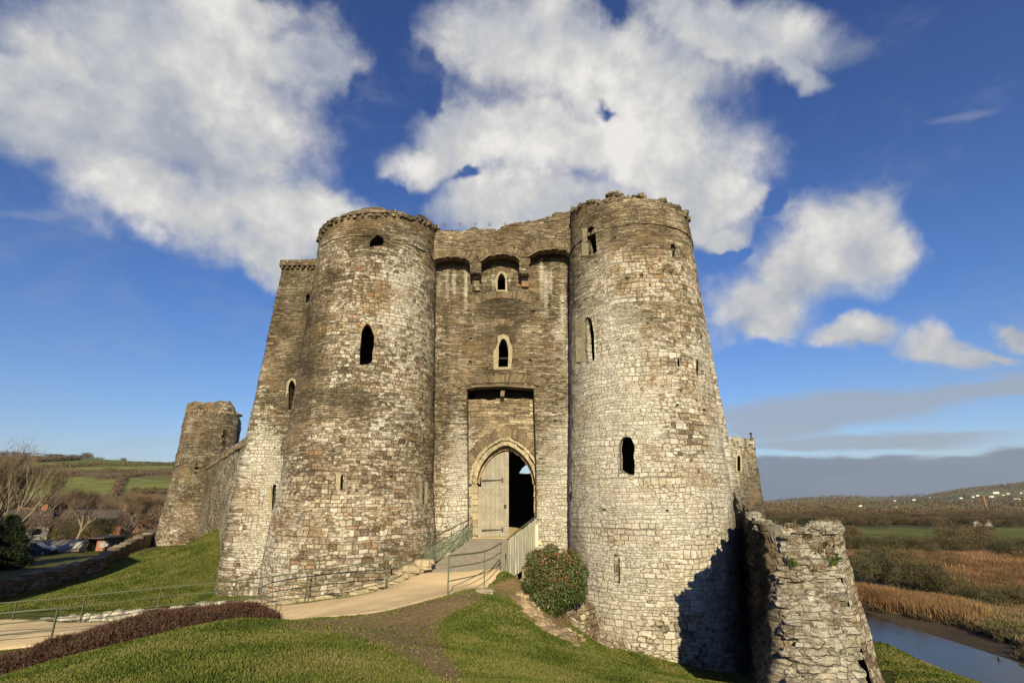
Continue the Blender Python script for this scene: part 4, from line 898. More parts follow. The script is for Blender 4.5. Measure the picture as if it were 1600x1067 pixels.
# ------------------------------------------------------------------ dark hedge of heather between mound and path
hp = resamp([(-17.5, 14.9), (-13.7, 15.5), (-12.3, 15.9), (-10.9, 16.3), (-9.2, 16.5), (-6.8, 16.4)], 200)
rg = np.random.default_rng(11); V = []; R_ = []
n = 95000; t = rg.uniform(0, 1, n); ix = t*199; cx = np.interp(ix, range(200), hp[:, 0]); cy = np.interp(ix, range(200), hp[:, 1])
hh = np.interp(t, [0, .3, .7, .93, 1], [.95, .95, .75, .62, .2])*(.75+.5*fbm(np.stack([cx*.9, cy*.9, cx*0], 1), 3, 2)); wd = np.interp(t, [0, .8, 1], [1.1, 1.0, .4])
u = rg.normal(0, .42, n); u = np.clip(u, -1, 1); v = rg.uniform(0, 1, n)**.6*np.sqrt(np.clip(1-u**2*.85, .05, 1))
clump = .82+.36*fbm(np.stack([cx*2.2, u*2.5, v*1.5], 1), 3, 8)
x = cx+rg.normal(0, .05, n); y = cy+u*wd; z = terrain(x, y)+v*hh*clump
b = np.stack([x, y, z], 1); d = rg.normal(0, 1, (n, 3))*np.array([.7, .7, .5])+np.array([0, 0, .75]); d /= np.linalg.norm(d, axis=1)[:, None]; sd = np.cross(d, rg.normal(0, 1, (n, 3))); sd /= np.linalg.norm(sd, axis=1)[:, None]
L = rg.uniform(.05, .17, n)[:, None]; W = np.stack([b-sd*.011, b+sd*.011, b+d*L], 1).reshape(-1, 3)
HE = empty('hedge', (hp[100][0], hp[100][1], gz(*hp[100])), 'low bushy hedge of dark purple brown heather along the near side of the sandy path', 'hedge')
link('foliage', mesh_np('foliage', W, Ft=np.arange(n*3).reshape(-1, 3), attrs={'rnd': np.repeat(np.clip(rg.uniform(0, .75, n)+v*.3, 0, 1), 3)}, smooth=False), M['heather'], HE)
mb = MB()
for i in range(90):
    p = hp[int(i*199/89)]; x, y = p[0]+rs.uniform(-.2, .2), p[1]+rs.uniform(-.5, .5); z = gz(x, y); mb.tube([(x, y, z-.05), (x+rs.uniform(-.2, .2), y+rs.uniform(-.2, .2), z+.45)], [.02, .008], 5)
mb.build('stems', M['bark_dark'], HE)['kind'] = 'stuff'
# ------------------------------------------------------------------ two toned evergreen shrub by the ramp
SH = empty('shrub', P(866, 955, 20.2), 'round glossy green bush with reddish tips hanging over the stone edge beside the ramp', 'bush')
def leafcloud(name, ells, n, size, mat, parent, seed=0, redtop=True, shell=.35):
    rg = np.random.default_rng(seed); Vs, Rs, Fs = [], [], []; tot = sum(e[1][0]*e[1][2] for e in ells)
    for c, r in ells:
        k = int(n*r[0]*r[2]/tot); d = rg.normal(0, 1, (k, 3)); d /= np.linalg.norm(d, axis=1)[:, None]
        rad_ = (1-shell*rg.uniform(0, 1, k)**1.4)*(.58+.8*fbm(d*2.6+seed, 4, seed)); p = np.array(c)+d*np.array(r)*rad_[:, None]
        nrm = d+rg.normal(0, .55, (k, 3)); nrm /= np.linalg.norm(nrm, axis=1)[:, None]; a = np.cross(nrm, rg.normal(0, 1, (k, 3))); a /= np.linalg.norm(a, axis=1)[:, None]; b = np.cross(nrm, a)
        s = size*rg.uniform(.6, 1.3, k)[:, None]
        Vs.append(np.stack([p-a*s, p-b*s*.5+nrm*s*.1, p+a*s, p+b*s*.5+nrm*s*.1], 1).reshape(-1, 3))
        q = rg.uniform(0, .62, k)+(np.clip(d[:, 2], -.2, 1)*.26*(rg.random(k) < .6) if redtop else 0); Rs.append(np.repeat(np.clip(q, 0, 1), 4))
    V = np.concatenate(Vs); return link(name, mesh_np(name, V, Fq=np.arange(len(V)).reshape(-1, 4), attrs={'rnd': np.concatenate(Rs)}, smooth=False), mat, parent)
E = [(P(838, 876, 20.1), (.4, .35, .4)), (P(892, 872, 20.1), (.38, .3, .32)), (P(905, 925, 20.1), (.34, .3, .4)), (P(862, 862, 20.1), (.3, .3, .3)), (P(828, 912, 20.1), (.3, .3, .34)), (P(830, 960, 19.8), (.34, .3, .3)), (P(868, 902, 20.0), (.92, .8, .76)), (P(842, 893, 20.2), (.55, .6, .6)), (P(890, 900, 20.1), (.72, .7, .8)), (P(868, 925, 19.8), (.85, .7, .7)), (P(848, 950, 19.6), (.62, .5, .62)), (P(856, 968, 19.6), (.36, .35, .42))]
leafcloud('foliage', E, 26000, .042, M['ivy'], SH, 5)
leafcloud('dead_flowers', [(P(866, 893, 19.9), (1.05, .92, .85))], 1500, .028, leafmat('brown_tips', [(.20, .10, .04), (.30, .14, .06), (.16, .12, .04)]), SH, 8, shell=.12)
mb = MB()
for i in range(16):
    c = P(870, 968, 20.3); e = P(rs.uniform(835, 900), rs.uniform(880, 940), 20.1); m = (c+e)/2+np.array([rs.uniform(-.2, .2), 0, 0]); mb.tube([c-np.array([0, 0, .8]), m, e], [.05, .03, .01], 6)
mb.build('stems', M['bark_dark'], SH)
# ------------------------------------------------------------------ railings, ramp, boundary stones
def crv(pts, n=8):
    P_ = [np.array(p, float) for p in pts]; P_ = [2*P_[0]-P_[1]]+P_+[2*P_[-1]-P_[-2]]; out = []
    for i in range(1, len(P_)-2):
        a, b, c, d = P_[i-1:i+3]
        for k in range(n):
            t = k/n; out.append(.5*((2*b)+(-a+c)*t+(2*a-5*b+4*c-d)*t*t+(-a+3*b-3*c+d)*t**3))
    return out+[P_[-2]]
def railing(label, feet, tops, levels=(1., .66, .33), r=.024, pr=.032, group='green steel railings of the approach path', smooth=True, cat='railing', name='railing'):
    feet = [P(*f) for f in feet]; tops = [P(*t) for t in tops]
    o = empty(name, feet[len(feet)//2], label, cat, group)
    for f, t in zip(feet, tops):
        mb = MB(); mb.box(((f+t)/2-np.array([0, 0, .12])), (pr*1.1, pr*2, (t[2]-f[2])+.24), 0); mb.build('post', M['rail'], o, bevel=.004)
    for l in levels:
        pts = [f+(t-f)*l for f, t in zip(feet, tops)]; mb = MB(); mb.tube(crv(pts) if smooth else pts, r if l == 1. else r*.7, 8); mb.build('rail', M['rail'], o, smooth=True)
    return o
RLL = railing('long green metal railing following the far edge of the path round the left tower foot',
   [(-90, 1000, 23.3), (18, 987, 23.3), (124, 979, 23.3), (246, 960, 23.2), (365, 951, 22.7), (476, 943, 21.7), (603, 921, 21.9), (663, 898, 22.6)],
   [(-86, 950, 23.3), (23, 940, 23.3), (133, 930, 23.3), (251, 918, 23.2), (368, 907, 22.7), (481, 893, 21.7), (604, 874, 21.9), (664, 851, 22.6)])
railing('short green metal railing at the left picture edge on the near side of the path', [(-110, 1020, 19.3), (-20, 1010, 19.3), (80, 1000, 19.2)], [(-106, 967, 19.3), (-12, 959, 19.3), (90, 950, 19.2)], smooth=False, r=.03)
railing('curved green metal railing standing free at the near right edge of the ramp', [(700, 931, 16.9), (757, 914, 19.3), (782, 897, 21.8)], [(701, 868, 16.9), (757, 861, 19.3), (783, 848, 21.8)], levels=(1., .70, .36))
# ramp: timber deck from the path to the threshold
RP = empty('ramp', P(725, 880, 24), 'grey timber ramp climbing from the sandy path to the castle door', 'ramp')
a0, a1 = np.array(P(663, 896, 22.65)), np.array(P(792, 894, 22.5)); b0, b1 = np.array([-1.9, 26.55, -1.80]), np.array([1.1, 26.45, -1.80])
a0[2] = a1[2] = -2.80
N_ = 26
for i in range(N_):
    t0, t1 = i/N_, (i+1)/N_-.004; l0, l1 = a0+(b0-a0)*t0, a0+(b0-a0)*t1; r0, r1 = a1+(b1-a1)*t0, a1+(b1-a1)*t1; dn = np.array([0, 0, -.05]); jz = np.array([0, 0, rs.uniform(-.004, .004)])
    if i == 0: deckmb = MB()
    deckmb.hexa([l0+dn, r0+dn, r1+dn, l1+dn, l0+jz, r0+jz, r1+jz, l1+jz])
deckmb.build('deck', M['deck'], RP)
mb = MB()
for e0, e1 in ((a0, b0), (a1, b1), ((a0+a1)/2, (b0+b1)/2)):
    d = np.array([.05, 0, 0]); mb.hexa([e0-d-[0, 0, .34], e0+d-[0, 0, .34], e1+d-[0, 0, .34], e1-d-[0, 0, .34], e0-d-[0, 0, .06], e0+d-[0, 0, .06], e1+d-[0, 0, .06], e1-d-[0, 0, .06]])
mb.build('beam', M['deck'], RP)
for t in (.28, .55, .8):
    for e0, e1 in ((a0, b0), (a1, b1)):
        p = e0+(e1-e0)*t; mb = MB(); zb = min(gz(p[0], p[1]), p[2]-.3)-.4; mb.box((p[0], p[1], (p[2]-.3+zb)/2), (.14, .14, p[2]-.3-zb)); mb.build('trestle', M['deck'], RP)
mb = MB(); c0, c1 = a0-[0, .12, .05], a1-[0, .12, .05]; mb.hexa([c0-[0, .1, .3], c1-[0, .1, .3], c1-[0, 0, .3]+[0, .12, 0], c0-[0, 0, .3]+[0, .12, 0], c0-[0, .1, 0], c1-[0, .1, 0], c1+[0, .12, .04], c0+[0, .12, .04]]); mb.build('threshold', M['concrete'], RP)
# glazed railing on the left of the ramp
o = empty('ramp_railing', a0, 'green metal railing with dusty glass panels along the left side of the ramp', 'railing', 'railings of the timber ramp')
ft, tp = [], []
for t, h in ((.0, 1.30), (.26, 1.12), (.5, 1.05), (.76, 1.0), (.97, .98)):
    p = a0+(b0-a0)*t; ft.append(p); tp.append(p+np.array([0, 0, h]))
for i, (f, t) in enumerate(zip(ft, tp)):
    mb = MB(); mb.box((f+t)/2-np.array([0, 0, .15]), (.05 if i == 0 else .035, .06, t[2]-f[2]+.3)); mb.build('post', M['rail'], o, bevel=.004)
for l in (1., .72, .42):
    mb = MB(); mb.tube([f+(t-f)*l for f, t in zip(ft, tp)], .026 if l == 1 else .018, 8); mb.build('rail', M['rail'], o, smooth=True)
for i in range(4):
    f0, f1, t0, t1 = ft[i], ft[i+1], tp[i], tp[i+1]; f0, f1, t0, t1 = f0*.96+f1*.04, f0*.04+f1*.96, t0*.96+t1*.04, t0*.04+t1*.96
    lo, hi = .08, .66; th = np.array([.012, 0, 0]); mb = MB(); q = [f0+(t0-f0)*lo, f1+(t1-f1)*lo, f1+(t1-f1)*hi, f0+(t0-f0)*hi]
    mb.hexa([q[0]-th, q[0]+th, q[1]+th, q[1]-th, q[3]-th, q[3]+th, q[2]+th, q[2]-th]); mb.build('panel', M['panel'], o)
# right side of the ramp: handrail over pale panels stepping down below the deck
o = empty('ramp_railing', a1, 'handrail with a row of pale limed panels along the right side of the ramp', 'railing', 'railings of the timber ramp')
e0, e1 = a1+np.array([.02, -.05, 0]), np.array(b1)+np.array([.1, -.5, .0]); hts = [1.22, 1.2, 1.16, 1.12, 1.08, 1.05]
ts = [0, .22, .43, .62, .80, .98]; ps = [e0+(e1-e0)*t for t in ts]
for p, h in zip(ps, hts):
    mb = MB(); mb.box(p+np.array([0, 0, h/2-.25]), (.04, .06, h+.5)); mb.build('post', M['rail'], o, bevel=.004)
mb = MB(); mb.tube([p+np.array([0, 0, h+.02]) for p, h in zip(ps, hts)], .032, 8); mb.build('handrail', M['rail'], o, smooth=True)
for i in range(5):
    p0, p1 = ps[i], ps[i+1]; d = p1-p0; h0, h1 = hts[i]-.12, hts[i+1]-.1
    for k in range(3):
        s0, s1 = (k+.08)/3, (k+.92)/3; q0, q1 = p0+d*s0, p0+d*s1; bot = -.42-.05*k; th = np.array([.03, -.01, 0]); ww = np.array([rs.uniform(-.03, .03), 0, 0])
        mb = MB(); B0, B1 = q0+[0, 0, bot], q1+[0, 0, bot]; T0, T1 = q0+[0, 0, h0+(h1-h0)*s0], q1+[0, 0, h0+(h1-h0)*s1]
        B0 = B0+ww; B1 = B1+ww
        mb.hexa([B0-th, B0+th, B1+th, B1-th, T0-th, T0+th, T1+th, T1-th]); mb.build('panel', M['whitish'], o)
w0, w1 = np.array([1.2, 26.35, -1.75]), np.array([1.62, 25.6, -1.8])
mb = MB()
for k in range(4):
    t0, t1 = k/4, (k+.9)/4; q0, q1 = ps[-1]+(w0-ps[-1])*0, None
for k, (xa, xb) in enumerate(((826.5, 831), (831.5, 836), (836.5, 841))):
    q = [P(xx, yy, Yv) for yy in (855+k*1.2, 817+k*1.0) for xx, Yv in ((xa, 25.6), (xb, 25.6), (xb, 25.68), (xa, 25.68))]; mb.hexa(q)
mb.build('board', M['pale_wood'], o, bevel=.01)
mb = MB(); q = [P(xx, yy, Yv) for yy in (860, 854) for xx, Yv in ((829, 25.45), (844, 25.45), (844, 25.75), (829, 25.75))]; mb.hexa(q); mb.build('foot_block', M['deck'], o, bevel=.01)
# stone steps and footing under the ramp's right side
mb = MB()
for (px, py, Yv, dx, dy, dz) in ((852, 868, 26.0, 1.3, .9, .5), (846, 884, 25.6, 1.2, .9, .55), (838, 900, 25.2, 1.3, .9, .6), (868, 882, 26.2, .8, .5, .8), (835, 915, 24.8, 1.6, 1., .8)):
    c = P(px, py, Yv); mb.rock(c, (dx/2, dy/2, dz/1.5), .9, rs.random())
o = mb.build('stone_footing', M['stone']); tag(o, 'rough stone footing stepping down under the right side of the ramp', 'stonework')
# rock edge below the shrub
mb = MB()
for i in range(150):
    t = rs.random(); px = np.interp(t, [0, .3, .6, 1], [808, 826, 850, 905])+rs.uniform(-4, 10); py = np.interp(t, [0, .3, .6, 1], [930, 955, 978, 1004])+rs.uniform(-6, 8); p = ground_hit(px, py, 12, 24); r = rs.uniform(.03, .13)*rs.uniform(.6, 1.3)
    mb.rock((p[0], p[1]+.1, gz(p[0], p[1]+.1)), (r*1.4, r, r), .8, rs.random())
o = mb.build('rock_edge', M['dressed_dark'], smooth=False); tag(o, 'brown earth bank with rocks edging the drop below the round bush', 'rocks', kind='stuff')
mb = MB(); c = P(895, 962, 21.3); mb.rock(c+np.array([0, 0, -.9]), (.95, .5, 1.9), .8, 4.2); mb.rock(P(872, 990, 20.6), (.5, .4, .6), .8, 3.1); mb.rock(P(905, 985, 21.0), (.5, .4, .7), .8, 1.1)
o = mb.build('masonry_stub', M['stone']); tag(o, 'stub of broken masonry between the bush and the right tower', 'stonework')
# low retaining wall of pale field stones left of the tower
WL = empty('retaining_wall', (-14, 24, -4.6), 'low wall of pale grey field stones behind the long railing at left', 'stone wall')
wp = resamp([(-24.5, 24.0), (-20, 24.0), (-16, 24.0), (-12.5, 23.9), (-10.9, 23.2)], 200)
topRW = ztop_px([(-60, 972), (0, 970), (60, 970), (150, 962), (250, 954), (350, 945), (420, 941), (460, 945)])
mb = MB(); body = MB()
for i in range(0, 199):
    x, y = wp[i]; zt_ = topRW(x, y); z = gz(x, y-.3)-.15
    while z < zt_-.04:
        h = rs.uniform(.11, .24); r = rs.uniform(.12, .24)
        if rs.random() < .62: mb.rock((x+rs.uniform(-.05, .05), y-.05+rs.uniform(-.05, .04), z+h/2), (r, .17, h*.62), .95, rs.random())
        z += h*.9
    if i % 2 == 0: r = rs.uniform(.13, .24); mb.rock((x, y+.02, zt_-.03), (r*1.1, .2, rs.uniform(.09, .15)), .85, rs.random())
mb.build('stones', M['rock'], WL)
sheet('wall_core', M['rock'], WL, [tuple(p+np.array([0, .08])) for p in wp[::20]], -6, lambda x, y: topRW(x, y)-.1, lump=.03, rag=0, thick=.35, seed=21)
# loose stones round the foot of the left tower
mb = MB(); sl = random.Random(12)
for i in range(120):
    px = sl.uniform(385, 668); t = (px-385)/283; py = float(np.interp(px, [385, 430, 476, 540, 603, 640, 668], [948, 944, 940, 932, 914, 893, 880]))+sl.uniform(-7, 3)
    a = math.atan2((px-800)/FPX, 1.09); p = P(px, py, 22.3 if px > 440 else 23.2); r = sl.uniform(.06, .28)*(1.2 if px > 590 else 1); mb.rock((p[0], p[1]+sl.uniform(0, .3), p[2]-.05), (r*1.5, r, r*.7), .8, sl.random())
o = mb.build('footing_stones', M['dressed'], smooth=False); tag(o, 'loose pale stones lying round the foot of the left tower beside the path', 'stones', kind='stuff')
for (px, py, r) in ((563, 938, .3), (503, 948, .22)):
    pass
mb = MB(); 
for i in range(40):
    x = sl.uniform(-15.6, -14.0); y = sl.uniform(16.3, 17.2); r = sl.uniform(.05, .2); mb.rock((x, y, gz(x, y)+.05+r*.3), (r*1.4, r, r*.7), .8, sl.random())
o = mb.build('rubble_heap', M['rock']); tag(o, 'grey slabs heaped at the left picture edge in front of the hedge', 'stones')
mb = MB(); p = ground_hit(757, 925, 12, 24); mb.rock(p+np.array([0, 0, .02]), (.28, .2, .09), .8, 5); o = mb.build('flat_stone', M['dressed']); tag(o, 'single flat pale stone on the bare earth below the curved railing', 'stone')
# ------------------------------------------------------------------ trees and bushes
def bare_tree(seed, H, spread=1., lean=0, depth=5, stems=1, twigs=900, r0=.03):
    rr = random.Random(seed); trunk = MB(); V = []; T = []; ends = []
    def grow(p, d, L, r, k):
        pts = [p]; q = p
        for i in range(3):
            d = (d+Vector((rr.gauss(0, .12), rr.gauss(0, .12), .06))).normalized(); q = q+d*L/3; pts.append(q)
        trunk.tube(pts, [r, r*.88, r*.78, r*.66], 5 if k > 1 else 7, cap=False)
        ends.append((pts[2], d, L, k)); ends.append((q, d, L, k))
        if k >= depth: return
        for _ in range(rr.choice((2, 3, 3)) if k else rr.choice((3, 4))):
            e = Vector((rr.gauss(0, 1), rr.gauss(0, 1), rr.gauss(.2, .5))).normalized()
            nd = (d*.9+e*.75*spread+Vector((0, 0, .22))).normalized(); grow(q if rr.random() < .7 else pts[2], nd, L*rr.uniform(.62, .82), r*.62, k+1)
    for s in range(stems): grow(Vector((rr.uniform(-.3, .3)*(stems > 1), rr.uniform(-.3, .3)*(stems > 1), -.3)), Vector((lean+rr.gauss(0, .15)*(stems > 1)*2, rr.gauss(0, .1), 1)).normalized(), H*.27, H*r0, 0)
    tips = [e for e in ends if e[3] >= depth-1]
    for i in range(twigs):
        p, d, L, k = rr.choice(tips); dd = (d+Vector((rr.gauss(0, .6), rr.gauss(0, .6), rr.gauss(.15, .5)))).normalized(); l = H*rr.uniform(.05, .13); s = dd.cross(Vector((rr.random(), rr.random(), rr.random()))).normalized()*H*.0016
        b = p+Vector((rr.gauss(0, 1), rr.gauss(0, 1), rr.gauss(0, 1)))*H*.02; n = len(V); V += [tuple(b-s), tuple(b+s), tuple(b+dd*l)]; T.append((n, n+1, n+2))
    tm = mesh_np('trunk', trunk.v, faces=trunk.f, uv=trunk.uv); cm = mesh_np('crown', V, Ft=T, smooth=False); return tm, cm
def scrub_mesh(seed, n=1800, squat=.8, sl=.10, up=.35):
    """dense leafless bush: thousands of fine twigs filling a lumpy crown of radius 1"""
    rg = np.random.default_rng(seed); blobs = [(rg.normal(0, .45, 3)*np.array([1, 1, .35])+np.array([0, 0, .45+rg.uniform(-.1, .45)]), rg.uniform(.28, .5)) for _ in range(9)]
    B = np.array([b[0] for b in blobs]); Rr = np.array([b[1] for b in blobs]); k = rg.integers(0, 9, n); d = rg.normal(0, 1, (n, 3)); d /= np.linalg.norm(d, axis=1)[:, None]
    p = B[k]+d*(Rr[k]*rg.uniform(.35, 1, n)**.5)[:, None]; p[:, 2] = np.abs(p[:, 2])*squat
    dd = d*.6+rg.normal(0, .5, (n, 3))+np.array([0, 0, up]); dd /= np.linalg.norm(dd, axis=1)[:, None]; s = np.cross(dd, rg.normal(0, 1, (n, 3))); s /= np.linalg.norm(s, axis=1)[:, None]
    L = sl*rg.uniform(.6, 1.8, n)[:, None]; W = np.stack([p-s*sl*.12, p+s*sl*.12, p+dd*L], 1).reshape(-1, 3)
    cm = mesh_np('crown', W, Ft=np.arange(n*3).reshape(-1, 3), smooth=False)
    mb = MB()
    rr = random.Random(seed)
    for i in range(5):
        a = rr.uniform(0, 6); mb.tube([(0, 0, -.15), (math.cos(a)*.1, math.sin(a)*.1, .2), (math.cos(a)*.35, math.sin(a)*.35, .6*squat)], [.035, .028, .01], 5)
    return mesh_np('trunk', mb.v, faces=mb.f, uv=mb.uv), cm
def plant(kind, meshes, mats, loc, sc, label, cat='tree', group=None, rz=0):
    o = bpy.data.objects.new(kind, None); COL.objects.link(o); o.location = tuple(float(c) for c in loc); o.rotation_euler = (0, 0, rz); o.scale = sc if hasattr(sc, '__len__') else (sc,)*3
    tag(o, label, cat, group)
    for nm, me, mt in zip(('trunk', 'crown'), meshes, mats):
        if not me.materials: me.materials.append(mt)
        c = bpy.data.objects.new(nm, me); COL.objects.link(c); c.parent = o
    return o
def at_ground(px, py, Yv):
    p = P(px, py, Yv); return (p[0], p[1], gz(p[0], p[1])-.1)
TA = bare_tree(9, 10, .95, 0, 6, 1, 5000, .022); TB = bare_tree(8, 9, .6, .02, 5, 2, 4500, .012); TC = bare_tree(15, 12, .42, .04, 5, 5, 3600, .012); TD = bare_tree(23, 10, .9, 0, 5, 2, 2600, .022)
plant('bare_tree', TA, (M['bark'], M['twig']), at_ground(122, 826, 84), .98, 'spreading leafless tree with pale forked limbs behind the grey roofed shed')
plant('bare_tree', TB, (M['bark'], M['twig']), at_ground(196, 850, 76), .98, 'slender twin stemmed leafless tree right of the open shed', rz=1)
plant('bare_tree', TC, (M['bark'], M['twig']), at_ground(-14, 850, 56), 1.06, 'tall leafless tree with several pale leaning stems at the left picture edge', rz=.2)
o_ = bare_tree(31, 10, .9, 0, 5, 2, 2600, .02)
plant('bare_tree', TD, (M['bark'], M['twig']), at_ground(70, 806, 100), 1.1, 'leafless tree with two pale trunks between the houses at left')
plant('bare_tree', o_, (M['bark_dark'], M['twig']), at_ground(30, 800, 110), 1.25, 'brown leafless tree rising behind the left houses', rz=2)
plant('bare_tree', bare_tree(44, 10, .8, 0, 5, 3, 3600, .014), (M['bark_dark'], M['twig']), at_ground(222, 822, 104), .9, 'brown leafless thicket tree just left of the corner tower', rz=1)
plant('bare_tree', bare_tree(47, 10, .9, 0, 5, 3, 3600, .014), (M['bark_dark'], M['twig']), at_ground(160, 810, 120), .85, 'brown leafless tree behind the spreading pale tree', rz=1)
S1, S2, S3, S4 = scrub_mesh(1, 5200, sl=.07), scrub_mesh(2, 5200, .7, sl=.07), scrub_mesh(3, 5200, .95, sl=.07), scrub_mesh(4, 2600, .6)
def respec(ms, mt): t_, c_ = ms; t2, c2 = t_.copy(), c_.copy(); t2.name = 'trunk'; c2.name = 'crown'; t2.materials.append(M['bark_dark']); c2.materials.append(mt); return t2, c2
OL = [respec(s, M['scrub']) for s in (S1, S2, S3)]; BR = [respec(s, M['twig']) for s in (S1, S2, S3)]; BB = [respec(s, M['scrub_brown']) for s in (S1, S2, S3)]
rs2 = random.Random(5)
def bush(px, py, Yv, w, h, label=None, ms=OL, group=None, cat='bush', kind='bush'):
    x, y, z = at_ground(px, py, Yv); return plant(kind, rs2.choice(ms), (None, None), (x, y, z), (w, w, h), label, cat, group, rs2.uniform(0, 6))
# left valley thickets
for i, (px, py, Yv, w, h, ms, lab) in enumerate([(40, 815, 120, 9, 9, BR, 'wide brown thicket among the houses at the far left'), (95, 812, 135, 9, 8, BR, 'brown thicket behind the spreading leafless tree'), (150, 835, 92, 5, 3.6, OL, 'dark green bush beside the shed roof'), (240, 828, 96, 7, 5.5, BR, 'brown thicket against the foot of the corner tower'),
      (208, 856, 72, 4.5, 2.0, OL, 'low green hedge bush above the low ruined wall'), (110, 832, 90, 4.5, 2.8, OL, 'olive bush above the grey shed roof'), (165, 860, 70, 4.5, 1.4, OL, 'low green bush in front of the open shed'), (235, 842, 72, 4.5, 2.4, OL, 'green bush where the low wall meets the corner tower'),
      (180, 815, 130, 10, 7, BR, 'brown thicket between the twin stemmed tree and the hill'), (15, 825, 90, 6, 5, BR, 'brown thicket low at the left picture edge')]):
    bush(px, py, Yv, w, h, lab, ms)
def conifer(loc, H, R_, label):
    rg = np.random.default_rng(4); n = 26000; t = rg.uniform(0, 1, n)**.7; a = rg.uniform(0, 6.283, n); rad_ = R_*(1-t)**.7*(.55+.45*rg.uniform(0, 1, n))*(.8+.4*np.sin(a*5+t*30)); p = np.stack([rad_*np.cos(a), rad_*np.sin(a), t*H], 1)
    d = np.stack([np.cos(a), np.sin(a), a*0-.1], 1)+rg.normal(0, .4, (n, 3)); d /= np.linalg.norm(d, axis=1)[:, None]; s = np.cross(d, rg.normal(0, 1, (n, 3))); s /= np.linalg.norm(s, axis=1)[:, None]
    cm = mesh_np('crown', np.stack([p-s*.05, p+s*.05, p+d*.4], 1).reshape(-1, 3), Ft=np.arange(n*3).reshape(-1, 3), smooth=False); mb = MB(); mb.tube([(0, 0, -.3), (0, 0, H*.5), (0, 0, H*.95)], [.25, .15, .03], 7)
    return plant('evergreen_tree', (mesh_np('trunk', mb.v, faces=mb.f, uv=mb.uv), cm), (M['bark_dark'], M['pine']), loc, 1, label)
conifer(at_ground(-6, 905, 50), 4.6, 2.0, 'very dark dense evergreen at the left picture edge beside the parked car')
# ------------------------------------------------------------------ houses and shed
def house(loc, rz, L, W, Hw, Hr, label, wall='white_wall', roof='slate_roof', detail=True, group=None, chim=True, name='house'):
    o = empty(name, loc, label, 'house', group, rz); R_ = np.array([[math.cos(rz), -math.sin(rz), 0], [math.sin(rz), math.cos(rz), 0], [0, 0, 1]]); l = np.array(loc, float); w = lambda *p: l+R_@np.array(p, float)
    mb = MB(); x, y = L/2, W/2
    pts = [w(-x, -y, -1), w(x, -y, -1), w(x, y, -1), w(-x, y, -1), w(-x, -y, Hw), w(x, -y, Hw), w(x, y, Hw), w(-x, y, Hw), w(-x, 0, Hw+Hr), w(x, 0, Hw+Hr)]
    mb.add(pts, [(0, 1, 5, 4), (2, 3, 7, 6), (1, 2, 6, 9, 5), (3, 0, 4, 8, 7)]); mb.build('wall', M[wall], o)
    mb = MB(); e = .35
    for s in (-1, 1):
        k = Hr/y; a, b = w(-x-e, s*(y+e), Hw-k*e+.03), w(x+e, s*(y+e), Hw-k*e+.03); c, d = w(x+e, 0, Hw+Hr+.05), w(-x-e, 0, Hw+Hr+.05); up = np.array([0, 0, .16]); mb.hexa([a, b, c, d, a+up, b+up, c+up, d+up])
    rf = mb.build('roof', M[roof], o)
    if chim: mb = MB(); mb.box(w(x-.8, 0, Hw+Hr+.4), (.7, .7, 1.3), rz); mb.build('chimney', M['brick'], rf)
    if detail:
        for fx in (-.3, .3):
            for s in (-1, 1):
                mb = MB(); mb.box(w(L*fx, s*(y+.01), Hw*.55), (1.2, .06, 1.1), rz); wn = mb.build('window', M['glassdark'], o)
                mb = MB(); mb.box(w(L*fx, s*(y+.03), Hw*.55-.62), (1.4, .12, .1), rz); mb.build('sill', M['white_wall'], wn)
        mb = MB(); mb.box(w(0, -y-.02, 1.0), (1., .06, 2.), rz); mb.build('door', M['brick'], o)
    return o
house(at_ground(48, 806, 118), .5, 13, 7, 3.4, 2.4, 'brown roofed house among bare trees at far left', 'white_wall', 'red_roof')
house(at_ground(100, 826, 104), 1.1, 9, 7, 3., 3., 'house with white gable edge behind the spreading bare tree', 'brick', 'slate_roof')
house(at_ground(232, 822, 122), 1.2, 9, 7, 3, 2.8, 'house with white gable edge just left of the corner tower', 'brick', 'slate_roof')
house(at_ground(148, 832, 100), .3, 10, 6, 2.6, 2.2, 'low dark roofed bungalow behind the open shed', 'brick', 'slate_roof')
house(at_ground(20, 840, 95), .9, 8, 6, 2.8, 2.2, 'small grey walled house low at the left picture edge', 'concrete', 'slate_roof')
for px, Yv, lab in ((105, 99, None), (236, 117, None)):
    pass
# white barge boards as found on two of the houses are part of their roofs
for o in [q for q in COL.objects if q.get('label', '').startswith('house with white gable')]:
    l = np.array(o.location); rz = o.rotation_euler[2]; R_ = np.array([[math.cos(rz), -math.sin(rz), 0], [math.sin(rz), math.cos(rz), 0], [0, 0, 1]]); w = lambda *p: l+R_@np.array(p, float); mb = MB()
    for s in (-1, 1):
        for xx in (-4.9,): mb.tube([w(xx, s*3.9, 3.-.2), w(xx, 0, 6.1)], .16, 4)
    mb.build('barge_board', M['white_wall'], o)
sh = empty('shed', at_ground(110, 862, 66), 'long low shed with grey sheet roof and a dark open front', 'shed')
p0 = P(30, 866, 65); p1 = P(122, 862, 65); p2 = P(163, 858, 66); zb = gz(p1[0], p1[1])-.5; zt_ = P(122, 843, 65)[2]
mb = MB(); mb.hexa([(p0[0], 64.5, zb), (p1[0], 64.5, zb), (p1[0], 66, zb), (p0[0], 66, zb), (p0[0], 65.6, P(30, 862, 65)[2]), (p1[0], 65.6, zt_-.2), (p1[0], 69, zt_), (p0[0], 69, P(30, 856, 65)[2])]); mb.build('wall', M['concrete'], sh)
mb = MB(); a, b = P(24, 868, 64.4), P(123, 861, 64.4); c, d = P(123, 843, 68.5), P(40, 848, 68.5); up = np.array([0, 0, .12]); mb.hexa([a, b, c, d, a+up, b+up, c+up, d+up]); mb.build('roof', M['shed_roof'], sh)
